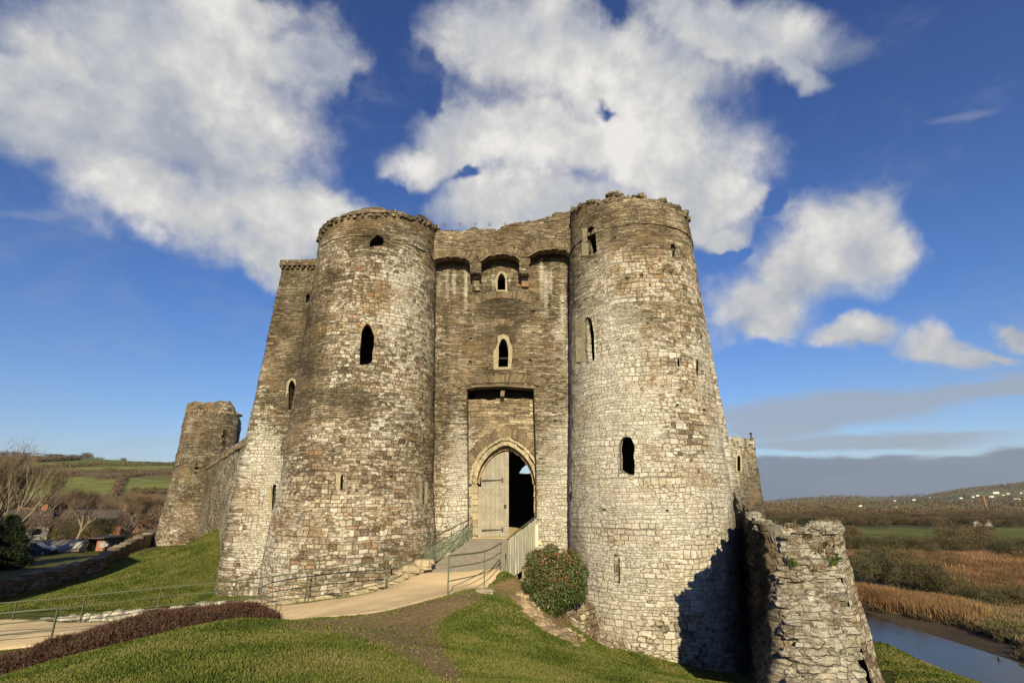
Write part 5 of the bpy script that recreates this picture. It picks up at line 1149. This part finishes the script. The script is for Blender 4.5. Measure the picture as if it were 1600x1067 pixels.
mb = MB(); za, zc = P(122, 861, 66)[2], P(122, 841, 66)[2]; xa, xb = p1[0]+.1, p2[0]
for bx in (((xa+xb)/2, 69, (za+zc)/2, xb-xa, .1, zc-za), (xa+.05, 67.5, (za+zc)/2, .1, 3, zc-za), (xb, 67.5, (za+zc)/2, .1, 3, zc-za)): mb.box(bx[:3], bx[3:])
mb.build('bay', M['void'], sh); mb = MB(); mb.box(((xa+xb)/2, 67.3, zc+.08), (xb-xa+.5, 4.2, .14)); mb.build('bay_roof', M['slate_roof'], sh)
mb = MB(); mb.box((xb-.5, 65.9, (za+zc)/2-.1), (.9, .1, zc-za-.3)); mb.build('end_panel', M['brick'], sh)
mb = MB(); c = P(161, 851, 64.5); c[2] = max(c[2], gz(c[0], c[1])+.4); mb.box(c, (.6, .4, .6), .2); mb.box(c+np.array([0, 0, .34]), (.7, .5, .06), .2); mb.box(c+np.array([.5, 0, .0]), (.3, .3, .35)); o = mb.build('garden_box', M['concrete'], bevel=.03); tag(o, 'small pale box with a lid standing beside the open shed', 'box')
# parked car in the shade
def car(loc, rz, label):
    o = empty('parked_car', loc, label, 'car', None, rz); R_ = np.array([[math.cos(rz), -math.sin(rz), 0], [math.sin(rz), math.cos(rz), 0], [0, 0, 1]]); l = np.array(loc, float); w = lambda p: l+R_@np.array(p, float)
    def loft(secs):
        mb = MB(); n = len(secs[0]); vs = [w(p) for s in secs for p in s]; fs = [(i*n+j, i*n+(j+1) % n, (i+1)*n+(j+1) % n, (i+1)*n+j) for i in range(len(secs)-1) for j in range(n)]+[tuple(range(n))[::-1], tuple((len(secs)-1)*n+j for j in range(n))]; mb.add(vs, fs); return mb
    secs = []
    for x, wd, z0, z1 in ((-2.1, .7, .4, .75), (-2.0, .82, .28, .9), (-1.2, .86, .25, .95), (0, .88, .25, .95), (1.0, .86, .25, .9), (1.8, .8, .28, .78), (2.05, .65, .4, .65)): secs.append([(x, -wd, z0), (x, -wd*1.02, (z0+z1)/2), (x, -wd*.93, z1), (x, wd*.93, z1), (x, wd*1.02, (z0+z1)/2), (x, wd, z0)])
    body = loft(secs).build('body', M['carpaint'], o, smooth=False, bevel=.04)
    secs = [[(x, -wd, z0), (x, -wd*.8, z1), (x, wd*.8, z1), (x, wd, z0)] for x, wd, z0, z1 in ((-1.7, .78, .92, .95), (-1.2, .78, .92, 1.38), (.2, .78, .92, 1.42), (1.0, .76, .9, .93))]
    loft(secs).build('windows', M['glassdark'], o, bevel=.03); secs = [[(x, -wd*.8, z0), (x, -wd*.78, z0+.03), (x, wd*.78, z0+.03), (x, wd*.8, z0)] for x, wd, z0 in ((-1.15, .78, 1.385), (.2, .78, 1.425))]; loft(secs).build('roof', M['carpaint'], o)
    for x in (-1.3, 1.3):
        for s in (-1, 1):
            mb = MB(); mb.tube([w((x, s*.72, .32)), w((x, s*.88, .32))], .32, 18); wl = mb.build('wheel', M['tyre'], o); mb = MB(); mb.tube([w((x, s*.86, .32)), w((x, s*.9, .32))], .18, 12); mb.build('rim', M['concrete'], wl)
    for s in (-1, 1): mb = MB(); mb.box(w((2.0, s*.6, .62)), (.1, .26, .14), rz); mb.build('headlight', M['white_wall'], o, bevel=.02)
car(at_ground(50, 873, 63), .25, 'dark saloon car parked in deep shade beside the dark evergreen')
mb = MB(); mb.rock(P(65, 877, 60), (.42, .35, .32), .9, 2); o = mb.build('white_boulder', M['white_wall']); tag(o, 'small white boulder in the shade next to the parked dark car', 'boulder')
# unseen stone building added beyond the left edge to throw shade over the low wall
OB = empty('shade_building', (-36, 23, -5), 'unseen gabled stone building added beyond the left picture edge to shade the low ruined wall', 'building')
for pl_ in ([(-28.2, 18), (-28.2, 28)], [(-52, 18), (-28.2, 18)], [(-28.2, 28), (-52, 28)]): sheet('wall', M['stone_dark'], OB, pl_, -8, 1.4, lump=.04, seed=31, ds=.3, dz=.3)
mb = MB(); up = np.array([0, 0, .15])
for s in (-1, 1):
    a, b, c, d = np.array([-28.0, 23+s*5.3, 1.2]), np.array([-52, 23+s*5.3, 1.2]), np.array([-52, 23, 5.0]), np.array([-31.5, 23, 5.0]); mb.hexa([a, b, c, d, a+up, b+up, c+up, d+up])
mb.build('roof', M['slate_roof'], OB)
for i, (x, y, h) in enumerate(((-57.5, 56, 7.5), (-52.5, 50, 7.5), (-47, 44, 6.5))): conifer((x, y, gz(x, y)), h, 3.2, ('unseen evergreen added beyond the left picture edge to shade the parked car', 'unseen evergreen added for shade beyond the left picture edge, in the middle of its row', 'unseen evergreen added for shade beyond the left picture edge, nearest the added building')[i])  # unseen evergreens added to throw shade over the car and low wall
# ------------------------------------------------------------------ hedgerows on the hills
def hedgerow(pxs, h, label, mat='scrub', y0=150, seed=0, dens=14, group='hedgerows between the hill fields'):
    pts = [ground_hit(a, b, y0, 5500) for a, b in pxs]; pts = [(p[0], p[1]) for p in pts]; ln = sum(math.dist(pts[i], pts[i+1]) for i in range(len(pts)-1)); n = int(min(9000, max(500, ln*dens))); rp = resamp(pts, 300); rg = np.random.default_rng(seed)
    t = rg.uniform(0, 299, n); x = np.interp(t, range(300), rp[:, 0]); y = np.interp(t, range(300), rp[:, 1]); hv = h*(.35+1.1*fbm(np.stack([x/14, y/14, x*0], 1), 4, seed)); v = rg.uniform(0, 1, n)
    x = x+rg.normal(0, h*.3, n); y = y+rg.normal(0, h*.3, n); p = np.stack([x, y, terrain(x, y)+v*hv], 1); s = h*.22; d = rg.normal(0, 1, (n, 3))+np.array([0, 0, .5]); d /= np.linalg.norm(d, axis=1)[:, None]; sd = np.cross(d, rg.normal(0, 1, (n, 3))); sd /= np.linalg.norm(sd, axis=1)[:, None]
    W = np.stack([p-sd*s*.5, p+sd*s*.5, p+d*s*1.3], 1).reshape(-1, 3); o = link('hedgerow', mesh_np('hedgerow', W, Ft=np.arange(n*3).reshape(-1, 3), smooth=False), M[mat]); return tag(o, label, 'hedge', group)
for i, (pl_, h, lab, mt) in enumerate([([(-20, 722), (60, 722), (125, 719)], 6, 'thick dark hedge along the top of the left hill', 'scrub_brown'), ([(60, 732), (150, 728.5), (220, 728), (280, 727)], 4.5, 'long thin hedge crossing the upper left hillside', 'scrub_brown'), ([(160, 736), (200, 739), (224, 742)], 3.5, 'short thick hedge in the middle of the left hillside', 'scrub_brown'),
        ([(150, 747), (200, 747), (222, 743), (280, 741)], 3.5, 'wavy hedge right across the middle of the left hillside', 'scrub_brown'), ([(180, 775), (184, 760), (192, 748)], 4, 'hedge running straight downhill on the left hillside', 'scrub_brown'), ([(0, 740), (60, 742), (120, 745)], 5, 'hedge below the skyline at the far left', 'scrub_brown'),
        ([(190, 719), (235, 720.5), (285, 722)], 4, 'dark hedge line on the left skyline next to the corner tower', 'scrub_brown'), ([(200, 775), (240, 770), (270, 772)], 4, 'rough hedge at the foot of the left hill fields', 'scrub_brown')]):
    hedgerow(pl_, h, lab, mt, seed=i)
for i, (px, w, h) in enumerate([(5, 13, 8), (22, 14, 8.5), (38, 12, 6), (75, 13, 5), (92, 12, 6), (108, 13, 6), (121, 10, 5), (140, 15, 11), (152, 7, 4), (192, 9, 5.5), (248, 7, 2.5)]):
    x, y = P(px, 718, 880)[:2]; q = (x, y, gz(x, y)-1); plant('windswept_tree', BB[i % 3], (None, None), q, (w*1.1, w, h), ['windswept bare tree, leftmost on the skyline of the left hill', 'windswept tree second from left on the skyline of the left hill', 'small windswept tree third on the skyline of the left hill', 'windswept tree in the middle of the left skyline row', 'low windswept tree just right of the skyline row middle', 'windswept tree near the right end of the dense skyline row', 'small tree ending the dense skyline row', 'large domed tree standing alone on the left hill skyline', 'small bush close right of the large domed skyline tree', 'round dark tree alone on the skyline left of the corner tower', 'tiny bush on the skyline nearest the corner tower'][i], 'tree', 'windswept trees on the left skyline', rs2.uniform(0, 6))
# ------------------------------------------------------------------ right: river plain
def row(n, x0, x1, py0, py1, w, h, ms, labs, group, kind='bush', cat='bush', jit=2):
    for i in range(n):
        t = (i+.5)/n; px = x0+(x1-x0)*t+rs2.uniform(-3, 3); py = py0+(py1-py0)*t+rs2.uniform(-jit, jit)*.5; p = ground_hit(px, py, 40, 1500); s = rs2.uniform(.75, 1.25)
        plant(kind, rs2.choice(ms), (None, None), (p[0], p[1], p[2]-.2), (w*s, w*s, h*s*rs2.uniform(.85, 1.2)), labs if isinstance(labs, str) else labs[i], cat, group, rs2.uniform(0, 6))
row(30, 1200, 1640, 810, 811, 13, 4.2, BB+OL[:1], 'one of the brown bare trees massed beyond the green field at right', 'trees beyond the green field', 'bare_tree', 'tree')
row(26, 1205, 1640, 818, 822, 9, 4.2, OL+BB, 'one of the olive bare trees lining the back of the green field at right', 'trees lining the back of the green field', 'bare_tree', 'tree')
row(26, 1270, 1640, 856, 858, 5.5, 2.8, OL+BB[:1], 'one of the dark hedge bushes between the green field and the reeds', 'hedge bushes in front of the green field')
for i, (px, py, Yw, w, h, ms, lab) in enumerate([(1300, 850, 0, 5, 5, BB, 'tall brown bush just behind the broken wall top'), (1330, 846, 0, 5, 5, BB, 'tall brown bush right of the broken wall top'), (1350, 858, 0, 5, 3.6, OL, 'olive bush at the left end of the dark hedge'), (1490, 853, 0, 6, 6, BB, 'tall hazy bare bush standing up from the dark hedge'), (1552, 853, 0, 6, 6, BB, 'tall hazy bare bush at the right of the dark hedge'),
        (1365, 882, 0, 5, 3.2, OL, 'low scrub between two strips of reed'), (1400, 880, 0, 5, 3.4, OL, 'rounded scrub between two strips of reed'), (1432, 882, 0, 4, 3, BB, 'brown scrub at the left edge of the wide reed bed'), (1370, 905, 0, 4.6, 4.2, OL, 'dark willow scrub directly right of the broken wall'), (1405, 916, 0, 4.8, 4.6, OL, 'largest dark willow clump above the river'), (1440, 922, 0, 4.6, 4.4, OL, 'dark willow clump sloping down toward the reeds'), (1470, 925, 0, 3.6, 3, OL, 'dark scrub at the tip of the willow clump'),
        (1515, 942, 0, 3.2, 2, OL, 'low dark scrub in the middle of the reed bed'), (1545, 950, 0, 3.2, 2.2, OL, 'low dark scrub right of the reed bed middle'), (1580, 945, 0, 4, 2.6, OL, 'dark scrub at the right picture edge'), (1560, 905, 0, 3, 1.6, BB, 'small brown scrub in the far reed bed'), (1460, 868, 0, 3, 2.4, OL, 'small round bush before the dark hedge'), (1585, 870, 0, 5, 4, OL, 'dark bush at the right end of the dark hedge')]):
    p = ground_hit(px, py, 40, 600); plant('bush', rs2.choice(ms), (None, None), (p[0], p[1], p[2]-.2), (w, w, h), lab, 'bush', None, rs2.uniform(0, 6))
def scatter(name, polys, n, hf, wf, mat, label, cat, seed, Yr=(38, 400), lean=.25):
    rg = np.random.default_rng(seed); Ws, Rs = [], []
    for poly, sh_ in polys:
        g = [ground_hit(a, b, 30, 500) for a, b in poly]; g = np.array([(q[0], q[1]) for q in g]); mn, mx = g.min(0), g.max(0); k = int(n*sh_); x = rg.uniform(mn[0], mx[0], k*3); y = rg.uniform(mn[1], mx[1], k*3); m = inpoly(x+rg.normal(0, .8, k*3), y+rg.normal(0, 1.5, k*3), g) & (terrain(x, y) > -12.74); x, y = x[m][:k], y[m][:k]; k = len(x)
        z = terrain(x, y); pat = fbm(np.stack([x/4, y/9, x*0], 1), 4, seed); L = hf*(.4+pat)*rg.uniform(.6, 1.2, k); d = rg.normal(0, lean, (k, 3))+np.array([.18, 0, 1]); d /= np.linalg.norm(d, axis=1)[:, None]; a = rg.uniform(0, 3.14, k); w_ = wf*np.hypot(x, y); s = np.stack([np.cos(a), np.sin(a), a*0], 1)*w_[:, None]; b = np.stack([x, y, z], 1)
        Ws.append(np.stack([b-s, b+s, b+d*L[:, None]], 1).reshape(-1, 3)); Rs.append(np.repeat(np.clip((pat-.5)*2+rg.uniform(.1, .9, k), 0, 1), 3))
    W = np.concatenate(Ws); o = link(name, mesh_np(name, W, Ft=np.arange(len(W)).reshape(-1, 3), attrs={'rnd': np.concatenate(Rs)}, smooth=False), mat); return tag(o, label, cat, kind='stuff')
scatter('reeds', [([(1340, 925), (1400, 940), (1470, 945), (1530, 965), (1500, 985), (1440, 985), (1360, 962)], .3), ([(1450, 900), (1640, 888), (1640, 935), (1560, 942), (1500, 935), (1460, 915)], .45), ([(1340, 865), (1480, 872), (1640, 878), (1640, 900), (1500, 890), (1380, 885), (1340, 880)], .25)], 120000, 1.35, .0008, M['reed'], 'orange brown beds of dry reeds on the far side of the river', 'reeds', 31)
scatter('rough_grass', [([(1480, 955), (1640, 955), (1640, 1035), (1560, 1020), (1470, 990)], .6), ([(1500, 935), (1640, 940), (1640, 975), (1500, 965)], .4)], 60000, .7, .0010, M['drygrass'], 'rough brown tussock grass along the far river bank', 'grass', 33, lean=.6)
scatter('bank_grass', [([(1380, 1000), (1450, 1022), (1540, 1067), (1560, 1100), (1300, 1100), (1370, 1010)], 1.)], 1, .2, .001, M['grass'], 'tufty grass on the brow above the river', 'grass', 35) if False else None
rg = np.random.default_rng(37); n = 90000; x = rg.uniform(40.6, 49, n); y = rg.uniform(22, 84, n); x = x+(np.clip(y-60, 0, 40))*(-.5); cl = fbm(np.stack([x*.7, y*.5, x*0], 1), 4, 21); kp = (cl > .44) & (terrain(x, y) > -12.9); x, y, cl = x[kp], y[kp], cl[kp]; n = len(x)
d = rg.normal(0, .8, (n, 3))+np.array([-.5, 0, .8]); d /= np.linalg.norm(d, axis=1)[:, None]; a = rg.uniform(0, 3.14, n); s = np.stack([np.cos(a), np.sin(a), a*0], 1)*.05; b = np.stack([x, y, terrain(x, y)+(cl-.44)*rg.uniform(0, 3.5, n)], 1)
o = link('bank_tussocks', mesh_np('bank_tussocks', np.stack([b-s, b+s, b+d*rg.uniform(.2, .6, n)[:, None]], 1).reshape(-1, 3), Ft=np.arange(n*3).reshape(-1, 3), attrs={'rnd': np.repeat(np.clip((cl-.4)*1.6+rg.uniform(0, .5, n), 0, 1), 3)}, smooth=False), leafmat('dark_tussock', [(.03, .028, .014), (.06, .055, .024), (.11, .085, .045), (.19, .14, .08)], rough=.9)); tag(o, 'dark tussocks hanging over the muddy far bank of the river', 'grass', kind='stuff')
# far woods and scattered white houses
rg = np.random.default_rng(77); n = 52000; px = rg.uniform(1190, 1650, n); Yv = np.exp(rg.uniform(math.log(420), math.log(3300), n)); x = (px-800)/FPX/(CT+.3*ST)*Yv; m = (fbm(np.stack([x/150, Yv/80, x*0], 1), 4, 6) > np.where(Yv < 900, .48, .60)); x, Yv = x[m], Yv[m]; n = len(x)
s = (Yv*.0013)[:, None]; p = np.stack([x, Yv, terrain(x, Yv)+rg.uniform(0, 1, n)*np.clip(Yv*.004, 5, 10)], 1); d = rg.normal(0, 1, (n, 3))+np.array([0, 0, .4]); d /= np.linalg.norm(d, axis=1)[:, None]; sd = np.cross(d, rg.normal(0, 1, (n, 3))); sd /= np.linalg.norm(sd, axis=1)[:, None]
o = link('woodland', mesh_np('woodland', np.stack([p-sd*s, p+sd*s, p+d*s*2.2], 1).reshape(-1, 3), Ft=np.arange(n*3).reshape(-1, 3), smooth=False), M['scrub_brown']); tag(o, 'distant bare woods and hedges covering the far hills at right', 'woodland', kind='stuff')
HS = [(1207, 797, 1.9, 'long white farmhouse at the far left of the distant hill'), (1241, 802, .8, 'small white house low beside the far trees'), (1243, 790, .8, 'white house behind the long farmhouse'), (1252, 791, .7, 'white house right of the long farmhouse'), (1316, 797, .6, 'small distant white house below the hill middle'), (1332, 794, .9, 'pale house left of the central white cluster'), (1344, 791, 1., 'white house topping the central cluster'), (1351, 794, 1.1, 'broad white house of the central cluster'),
      (1398, 783, .7, 'pale house under the fields mid hill'), (1398, 793, .9, 'white house lower mid hill'), (1428, 782, 1., 'white house alone right of mid hill'), (1453, 778, .7, 'small white house on the rising hill'), (1501, 779, 1., 'white house on the right hillside'), (1520, 777, .9, 'left white house of a pair on the right hillside'), (1527, 775, .9, 'right white house of a pair on the right hillside'), (1549, 777, 1.2, 'white house next to the tall brick chimney'), (1556, 771, 1.5, 'large white house above the tall brick chimney'),
      (1588, 782, 1.7, 'long white building at the right picture edge'), (1575, 772, .8, 'small house above the long white building'), (1596, 771, 1., 'pale house highest at the right picture edge'), (1567, 774, .8, 'pale house between the large white house and the picture edge')]
h0 = None
for i, (px, py, s, lab) in enumerate(HS):
    p = ground_hit(px, py, 700, 5000); Yv = p[1]; k = s*Yv/2600*1.0; q = (p[0], p[1], gz(p[0], p[1]))
    if h0 is None:
        h0 = house((0, 0, 0), 0, 16, 8, 6, 3.6, lab, 'white_wall', 'slate_roof', False, 'white houses on the distant hillside', chim=True); src = h0; kids = [(c, list(c.children)) for c in COL.objects if c.parent == h0]; r_ = h0
    else:
        r_ = src.copy(); COL.objects.link(r_); r_['label'] = lab
        for c, gs in kids:
            c2 = c.copy(); COL.objects.link(c2); c2.parent = r_
            for g_ in gs: g2 = g_.copy(); COL.objects.link(g2); g2.parent = c2
    r_.location = q; r_.scale = (k, k, k); r_.rotation_euler = (0, 0, rs2.uniform(-.4, .4))
for (px, py, lab) in ((1514, 818, 'left pale gabled barn behind the trees of the plain'), (1530, 818, 'right pale gabled barn behind the trees of the plain')):
    p = ground_hit(px, py+3, 150, 900); house((p[0], p[1]-3, p[2]), 1.45, 5, 3.4, 1.5, 1.2, lab, 'white_wall', 'concrete', False, 'pale barns on the plain', False, name='barn')
ch = empty('factory_chimney', (0, 0, 0), 'tall slender red brick chimney rising from the far trees at right', 'chimney'); p = P(1543, 800, 700); z0 = gz(p[0], p[1]); zt2 = P(1538, 774, 700)[2]
mb = MB(); mb.tube([(p[0], 700, z0), (p[0], 700, (z0+zt2)/2), (p[0], 700, zt2-.6)], [1.3, 1.1, .9], 16); mb.build('shaft', M['brick'], ch, smooth=True); mb = MB(); mb.tube([(p[0], 700, zt2-.6), (p[0], 700, zt2)], 1.15, 16); mb.build('cap', M['brick'], ch)
ch.location = (0, 0, 0)
# ------------------------------------------------------------------ sky, clouds, sun, air
SUN_EL, SUN_HEAD = 22.0, 3.0
w = bpy.data.worlds.new('World'); SC.world = w; w.use_nodes = True; t = NT(w.node_tree)
sky = t('ShaderNodeTexSky', sky_type='NISHITA', sun_disc=False, sun_elevation=math.radians(SUN_EL), sun_rotation=math.radians(180+SUN_HEAD), altitude=600, air_density=1.0, dust_density=.1, ozone_density=4.0)
g = t('ShaderNodeTexCoord').outputs['Generated']
sep = t('ShaderNodeSeparateXYZ', {0: g}); sx, sy, sz = sep.outputs
az = t.math('ARCTAN2', sx, sy); el = t.math('ARCSINE', sz)
ae = t('ShaderNodeCombineXYZ', {0: az, 1: el}).outputs[0]
wp1 = t.vmul(t.vadd(t.noise(g, 4.5, 4, .55, out=1), (-.5, -.5, -.5)), (.16, .12, 0)); aew = t.vadd(ae, t.vadd(wp1, t.vmul(t.vadd(t.noise(g, 14, 4, .6, out=1), (-.5, -.5, -.5)), (.07, .06, 0))))
def azel(px, py):
    v = np.array(P(px, py, 1.)); v /= np.linalg.norm(v); return math.atan2(v[0], v[1]), math.asin(v[2])
def blob(px, py, rx, ry, rot=0, src=None):
    c = azel(px, py); ex = azel(px+rx*math.cos(rot), py-rx*math.sin(rot)); ey = azel(px+ry*math.sin(rot)*-1, py-ry*math.cos(rot))
    ax = (ex[0]-c[0], ex[1]-c[1]); ay = (ey[0]-c[0], ey[1]-c[1]); ang = math.atan2(ax[1], ax[0])
    mp = t('ShaderNodeMapping', {'Vector': src or aew, 'Location': (c[0], c[1], 0), 'Rotation': (0, 0, ang), 'Scale': (math.hypot(*ax), math.hypot(*ay), 1)}, vector_type='TEXTURE')
    ln = t('ShaderNodeVectorMath', {0: mp.outputs[0]}, operation='LENGTH').outputs['Value']; return t.math('SUBTRACT', 1.0, ln)
def union(L, k=.25):
    a = L[0]
    for b in L[1:]: a = t.math('SMOOTH_MAX', a, b, k)
    return a
BL = [(270, 90, 250, 120, 0), (110, 200, 160, 80, -.2), (330, 200, 220, 130, -.2), (250, 320, 170, 70, -.3), (430, 330, 190, 80, -.35), (520, 330, 95, 50, -.2), (470, 100, 110, 90, 0), (80, 110, 150, 40, .3), (420, 400, 120, 40, -.4), (330, 30, 200, 60, 0),
      (930, 110, 260, 120, 0), (800, 60, 160, 110, 0), (1010, 210, 190, 110, -.3), (1110, 300, 100, 55, -.4), (780, 320, 130, 75, .1), (1300, 345, 90, 60, 0), (740, 210, 110, 60, 0), (900, 330, 220, 60, 0), (1160, 60, 220, 80, -.1), (860, 220, 150, 80, 0), (700, 230, 110, 45, .2), (1050, 330, 130, 60, 0), (1240, 120, 90, 30, -.5),
      (1300, 350, 110, 70, .2), (1250, 420, 130, 75, .3), (1350, 400, 85, 70, 0), (1180, 470, 110, 60, 0), (1200, 510, 80, 30, 0), (1345, 525, 85, 28, 0), (1490, 550, 90, 28, -.05), (1600, 515, 40, 24, 0), (1560, 548, 50, 12, 0), (1120, 370, 60, 25, 0)]
HL = [(935, 162, 22, 16, 0), (970, 30, 45, 36, -.5), (735, 266, 20, 15, 0), (620, 60, 30, 90, 0), (625, 300, 24, 50, .2), (1200, 330, 40, 22, .4), (560, 170, 30, 50, .3), (1130, 400, 60, 14, .2), (680, 130, 24, 60, .2)]
B = union([blob(*b) for b in BL]); Hh = union([blob(*h) for h in HL], .1)
B = t.math('SUBTRACT', t.math('MINIMUM', B, .62), t.math('MULTIPLY', t.math('MAXIMUM', Hh, 0.0), .75))
f1 = t.noise(g, 5.5, 6, .58, .1); f2 = t.noise(t.vadd(g, (0, .012, .04)), 5.5, 6, .58, .1); f3 = t.noise(g, 19, 5, .65)
dens = t.math('ADD', B, t.math('ADD', t.math('MULTIPLY', t.math('SUBTRACT', f1, .5), 1.1), t.math('MULTIPLY', t.math('SUBTRACT', f3, .5), .34)))
wsp = t.math('MULTIPLY', t.ss(t.noise(t.vmul(g, (1, 1, 1.6)), 5, 5, .68, .4), .5, .8), .22)
cov = t.ss(dens, -.14, .52)
# low layered banks near the horizon, on the right
aes = t.vadd(ae, t.vmul(t.vadd(t.noise(t.vmul(g, (3, 3, 14)), 2.2, 6, .6, out=1), (-.5, -.5, -.5)), (.12, .045, 0)))
bank = union([blob(1480, 742, 420, 36, .02, aes), blob(1300, 735, 260, 26, 0, aes), blob(1640, 725, 160, 45, .05, aes), blob(1450, 785, 500, 36, 0, aes), blob(1190, 768, 240, 46, 0, aes)], .2); bcov = t.math('MULTIPLY', t.ss(bank, .0, .35), .95)
bank2 = union([blob(1300, 640, 320, 34, .10, aes), blob(1560, 605, 260, 20, .12, aes), blob(1230, 665, 140, 26, .1, aes), blob(1330, 690, 300, 16, .05, aes)], .2); b2cov = t.math('MULTIPLY', t.ss(t.math('ADD', bank2, t.math('MULTIPLY', t.math('SUBTRACT', f1, .5), .5)), -.1, .5), .8)
bank3 = union([blob(250, 690, 120, 22, .05, aes), blob(70, 335, 100, 12, .1, aes), blob(1490, 190, 60, 10, .2, aes)], .2); b3cov = t.math('MULTIPLY', t.ss(bank3, -.1, .9), .2)
shade = t.math('ADD', .62, t.math('ADD', t.math('MULTIPLY', t.math('SUBTRACT', f1, f2), 2.6), t.math('MULTIPLY', t.math('SUBTRACT', f3, .5), .3))); big = t.noise(g, 2.6, 5, .55)
thick = t.ss(dens, .2, 1.05)
lum = t.math('ADD', t.math('MULTIPLY', shade, .9), t.math('ADD', t.math('MULTIPLY', thick, .12), t.math('MULTIPLY', t.math('SUBTRACT', big, .5), 1.15)))
low = union([blob(1190, 500, 120, 60, 0), blob(430, 400, 240, 70, -.4), blob(300, 250, 330, 110, -.2), blob(1230, 460, 120, 50, .2), blob(880, 330, 220, 50, 0)], .3)
lum = t.math('SUBTRACT', lum, t.math('MULTIPLY', t.ss(low, -.1, 1.0), .32)); hi = union([blob(900, 200, 240, 150, 0), blob(1300, 335, 140, 75, 0), blob(1150, 270, 60, 60, 0), blob(200, 330, 130, 60, 0)], .3); lum = t.math('ADD', lum, t.math('MULTIPLY', t.ss(hi, -.2, .8), .25))
ccol = t.ramp(lum, [(.1, (3.1, 3.4, 4.0)), (.4, (4.1, 4.3, 4.65)), (.65, (5.2, 5.15, 5.1)), (1.0, (7.1, 6.9, 6.6))])
skyc = t.mix(1.0, sky.outputs[0], t.ramp(t.math('MULTIPLY', el, 1.2), [(0, (1.0, .90, .90)), (.12, (.80, .88, 1.0)), (.4, (.48, .74, 1.08)), (.9, (.30, .54, .95))]), 'MULTIPLY')
skyc = t.mix(wsp, skyc, (3.2, 3.5, 4.0)); c = t.mix(b3cov, skyc, (4.0, 4.1, 4.4)); c = t.mix(b2cov, c, (3.0, 3.4, 4.0))
bl_ = t.ramp(t.math('ADD', bank, t.math('MULTIPLY', t.math('SUBTRACT', f1, .5), .4)), [(0, (2.3, 2.7, 3.5)), (.3, (1.3, 1.75, 2.5)), (.8, (1.0, 1.45, 2.2))]); c = t.mix(bcov, c, bl_)
c = t.mix(cov, c, ccol)
bg = t('ShaderNodeBackground', {'Color': c, 'Strength': .075}); t('ShaderNodeOutputWorld', {'Surface': bg.outputs[0]})
sun = bpy.data.lights.new('sun', 'SUN'); sun.energy = 4.6; sun.angle = math.radians(.53); sun.color = (1.0, .85, .54)
so = bpy.data.objects.new('sun', sun); COL.objects.link(so); so.rotation_euler = (math.radians(90-SUN_EL), 0, math.radians(SUN_HEAD)); so.location = (5, -40, 30)
m, t = newmat('thin_haze'); v = t('ShaderNodeVolumePrincipled', {'Color': (.80, .87, 1.0, 1), 'Density': HAZE, 'Anisotropy': .2}); t('ShaderNodeOutputMaterial', {'Volume': v.outputs[0]})
if HAZE > 0:
    mb = MB(); mb.box((0, 0, 90), (18600, 18600, 1100)); o = mb.build('haze', m); tag(o, 'thin blue air over the distant hills', 'haze', kind='stuff')
cam = bpy.data.cameras.new('camera'); co = bpy.data.objects.new('camera', cam); COL.objects.link(co); SC.camera = co
cam.sensor_width = 36; cam.lens = 36*FPX/1600; co.rotation_euler = (math.pi/2+TH, 0, 0); cam.clip_start = .05; cam.clip_end = 30000
vs = SC.view_settings; vs.view_transform = 'Standard'; vs.look = 'None'; vs.gamma = 1; vs.exposure = EXPO; vs.use_curve_mapping = False
SC.render.engine = 'CYCLES'; SC.cycles.max_bounces = 6; SC.cycles.diffuse_bounces = 3; SC.cycles.transparent_max_bounces = 12
w.cycles.sampling_method = 'NONE'
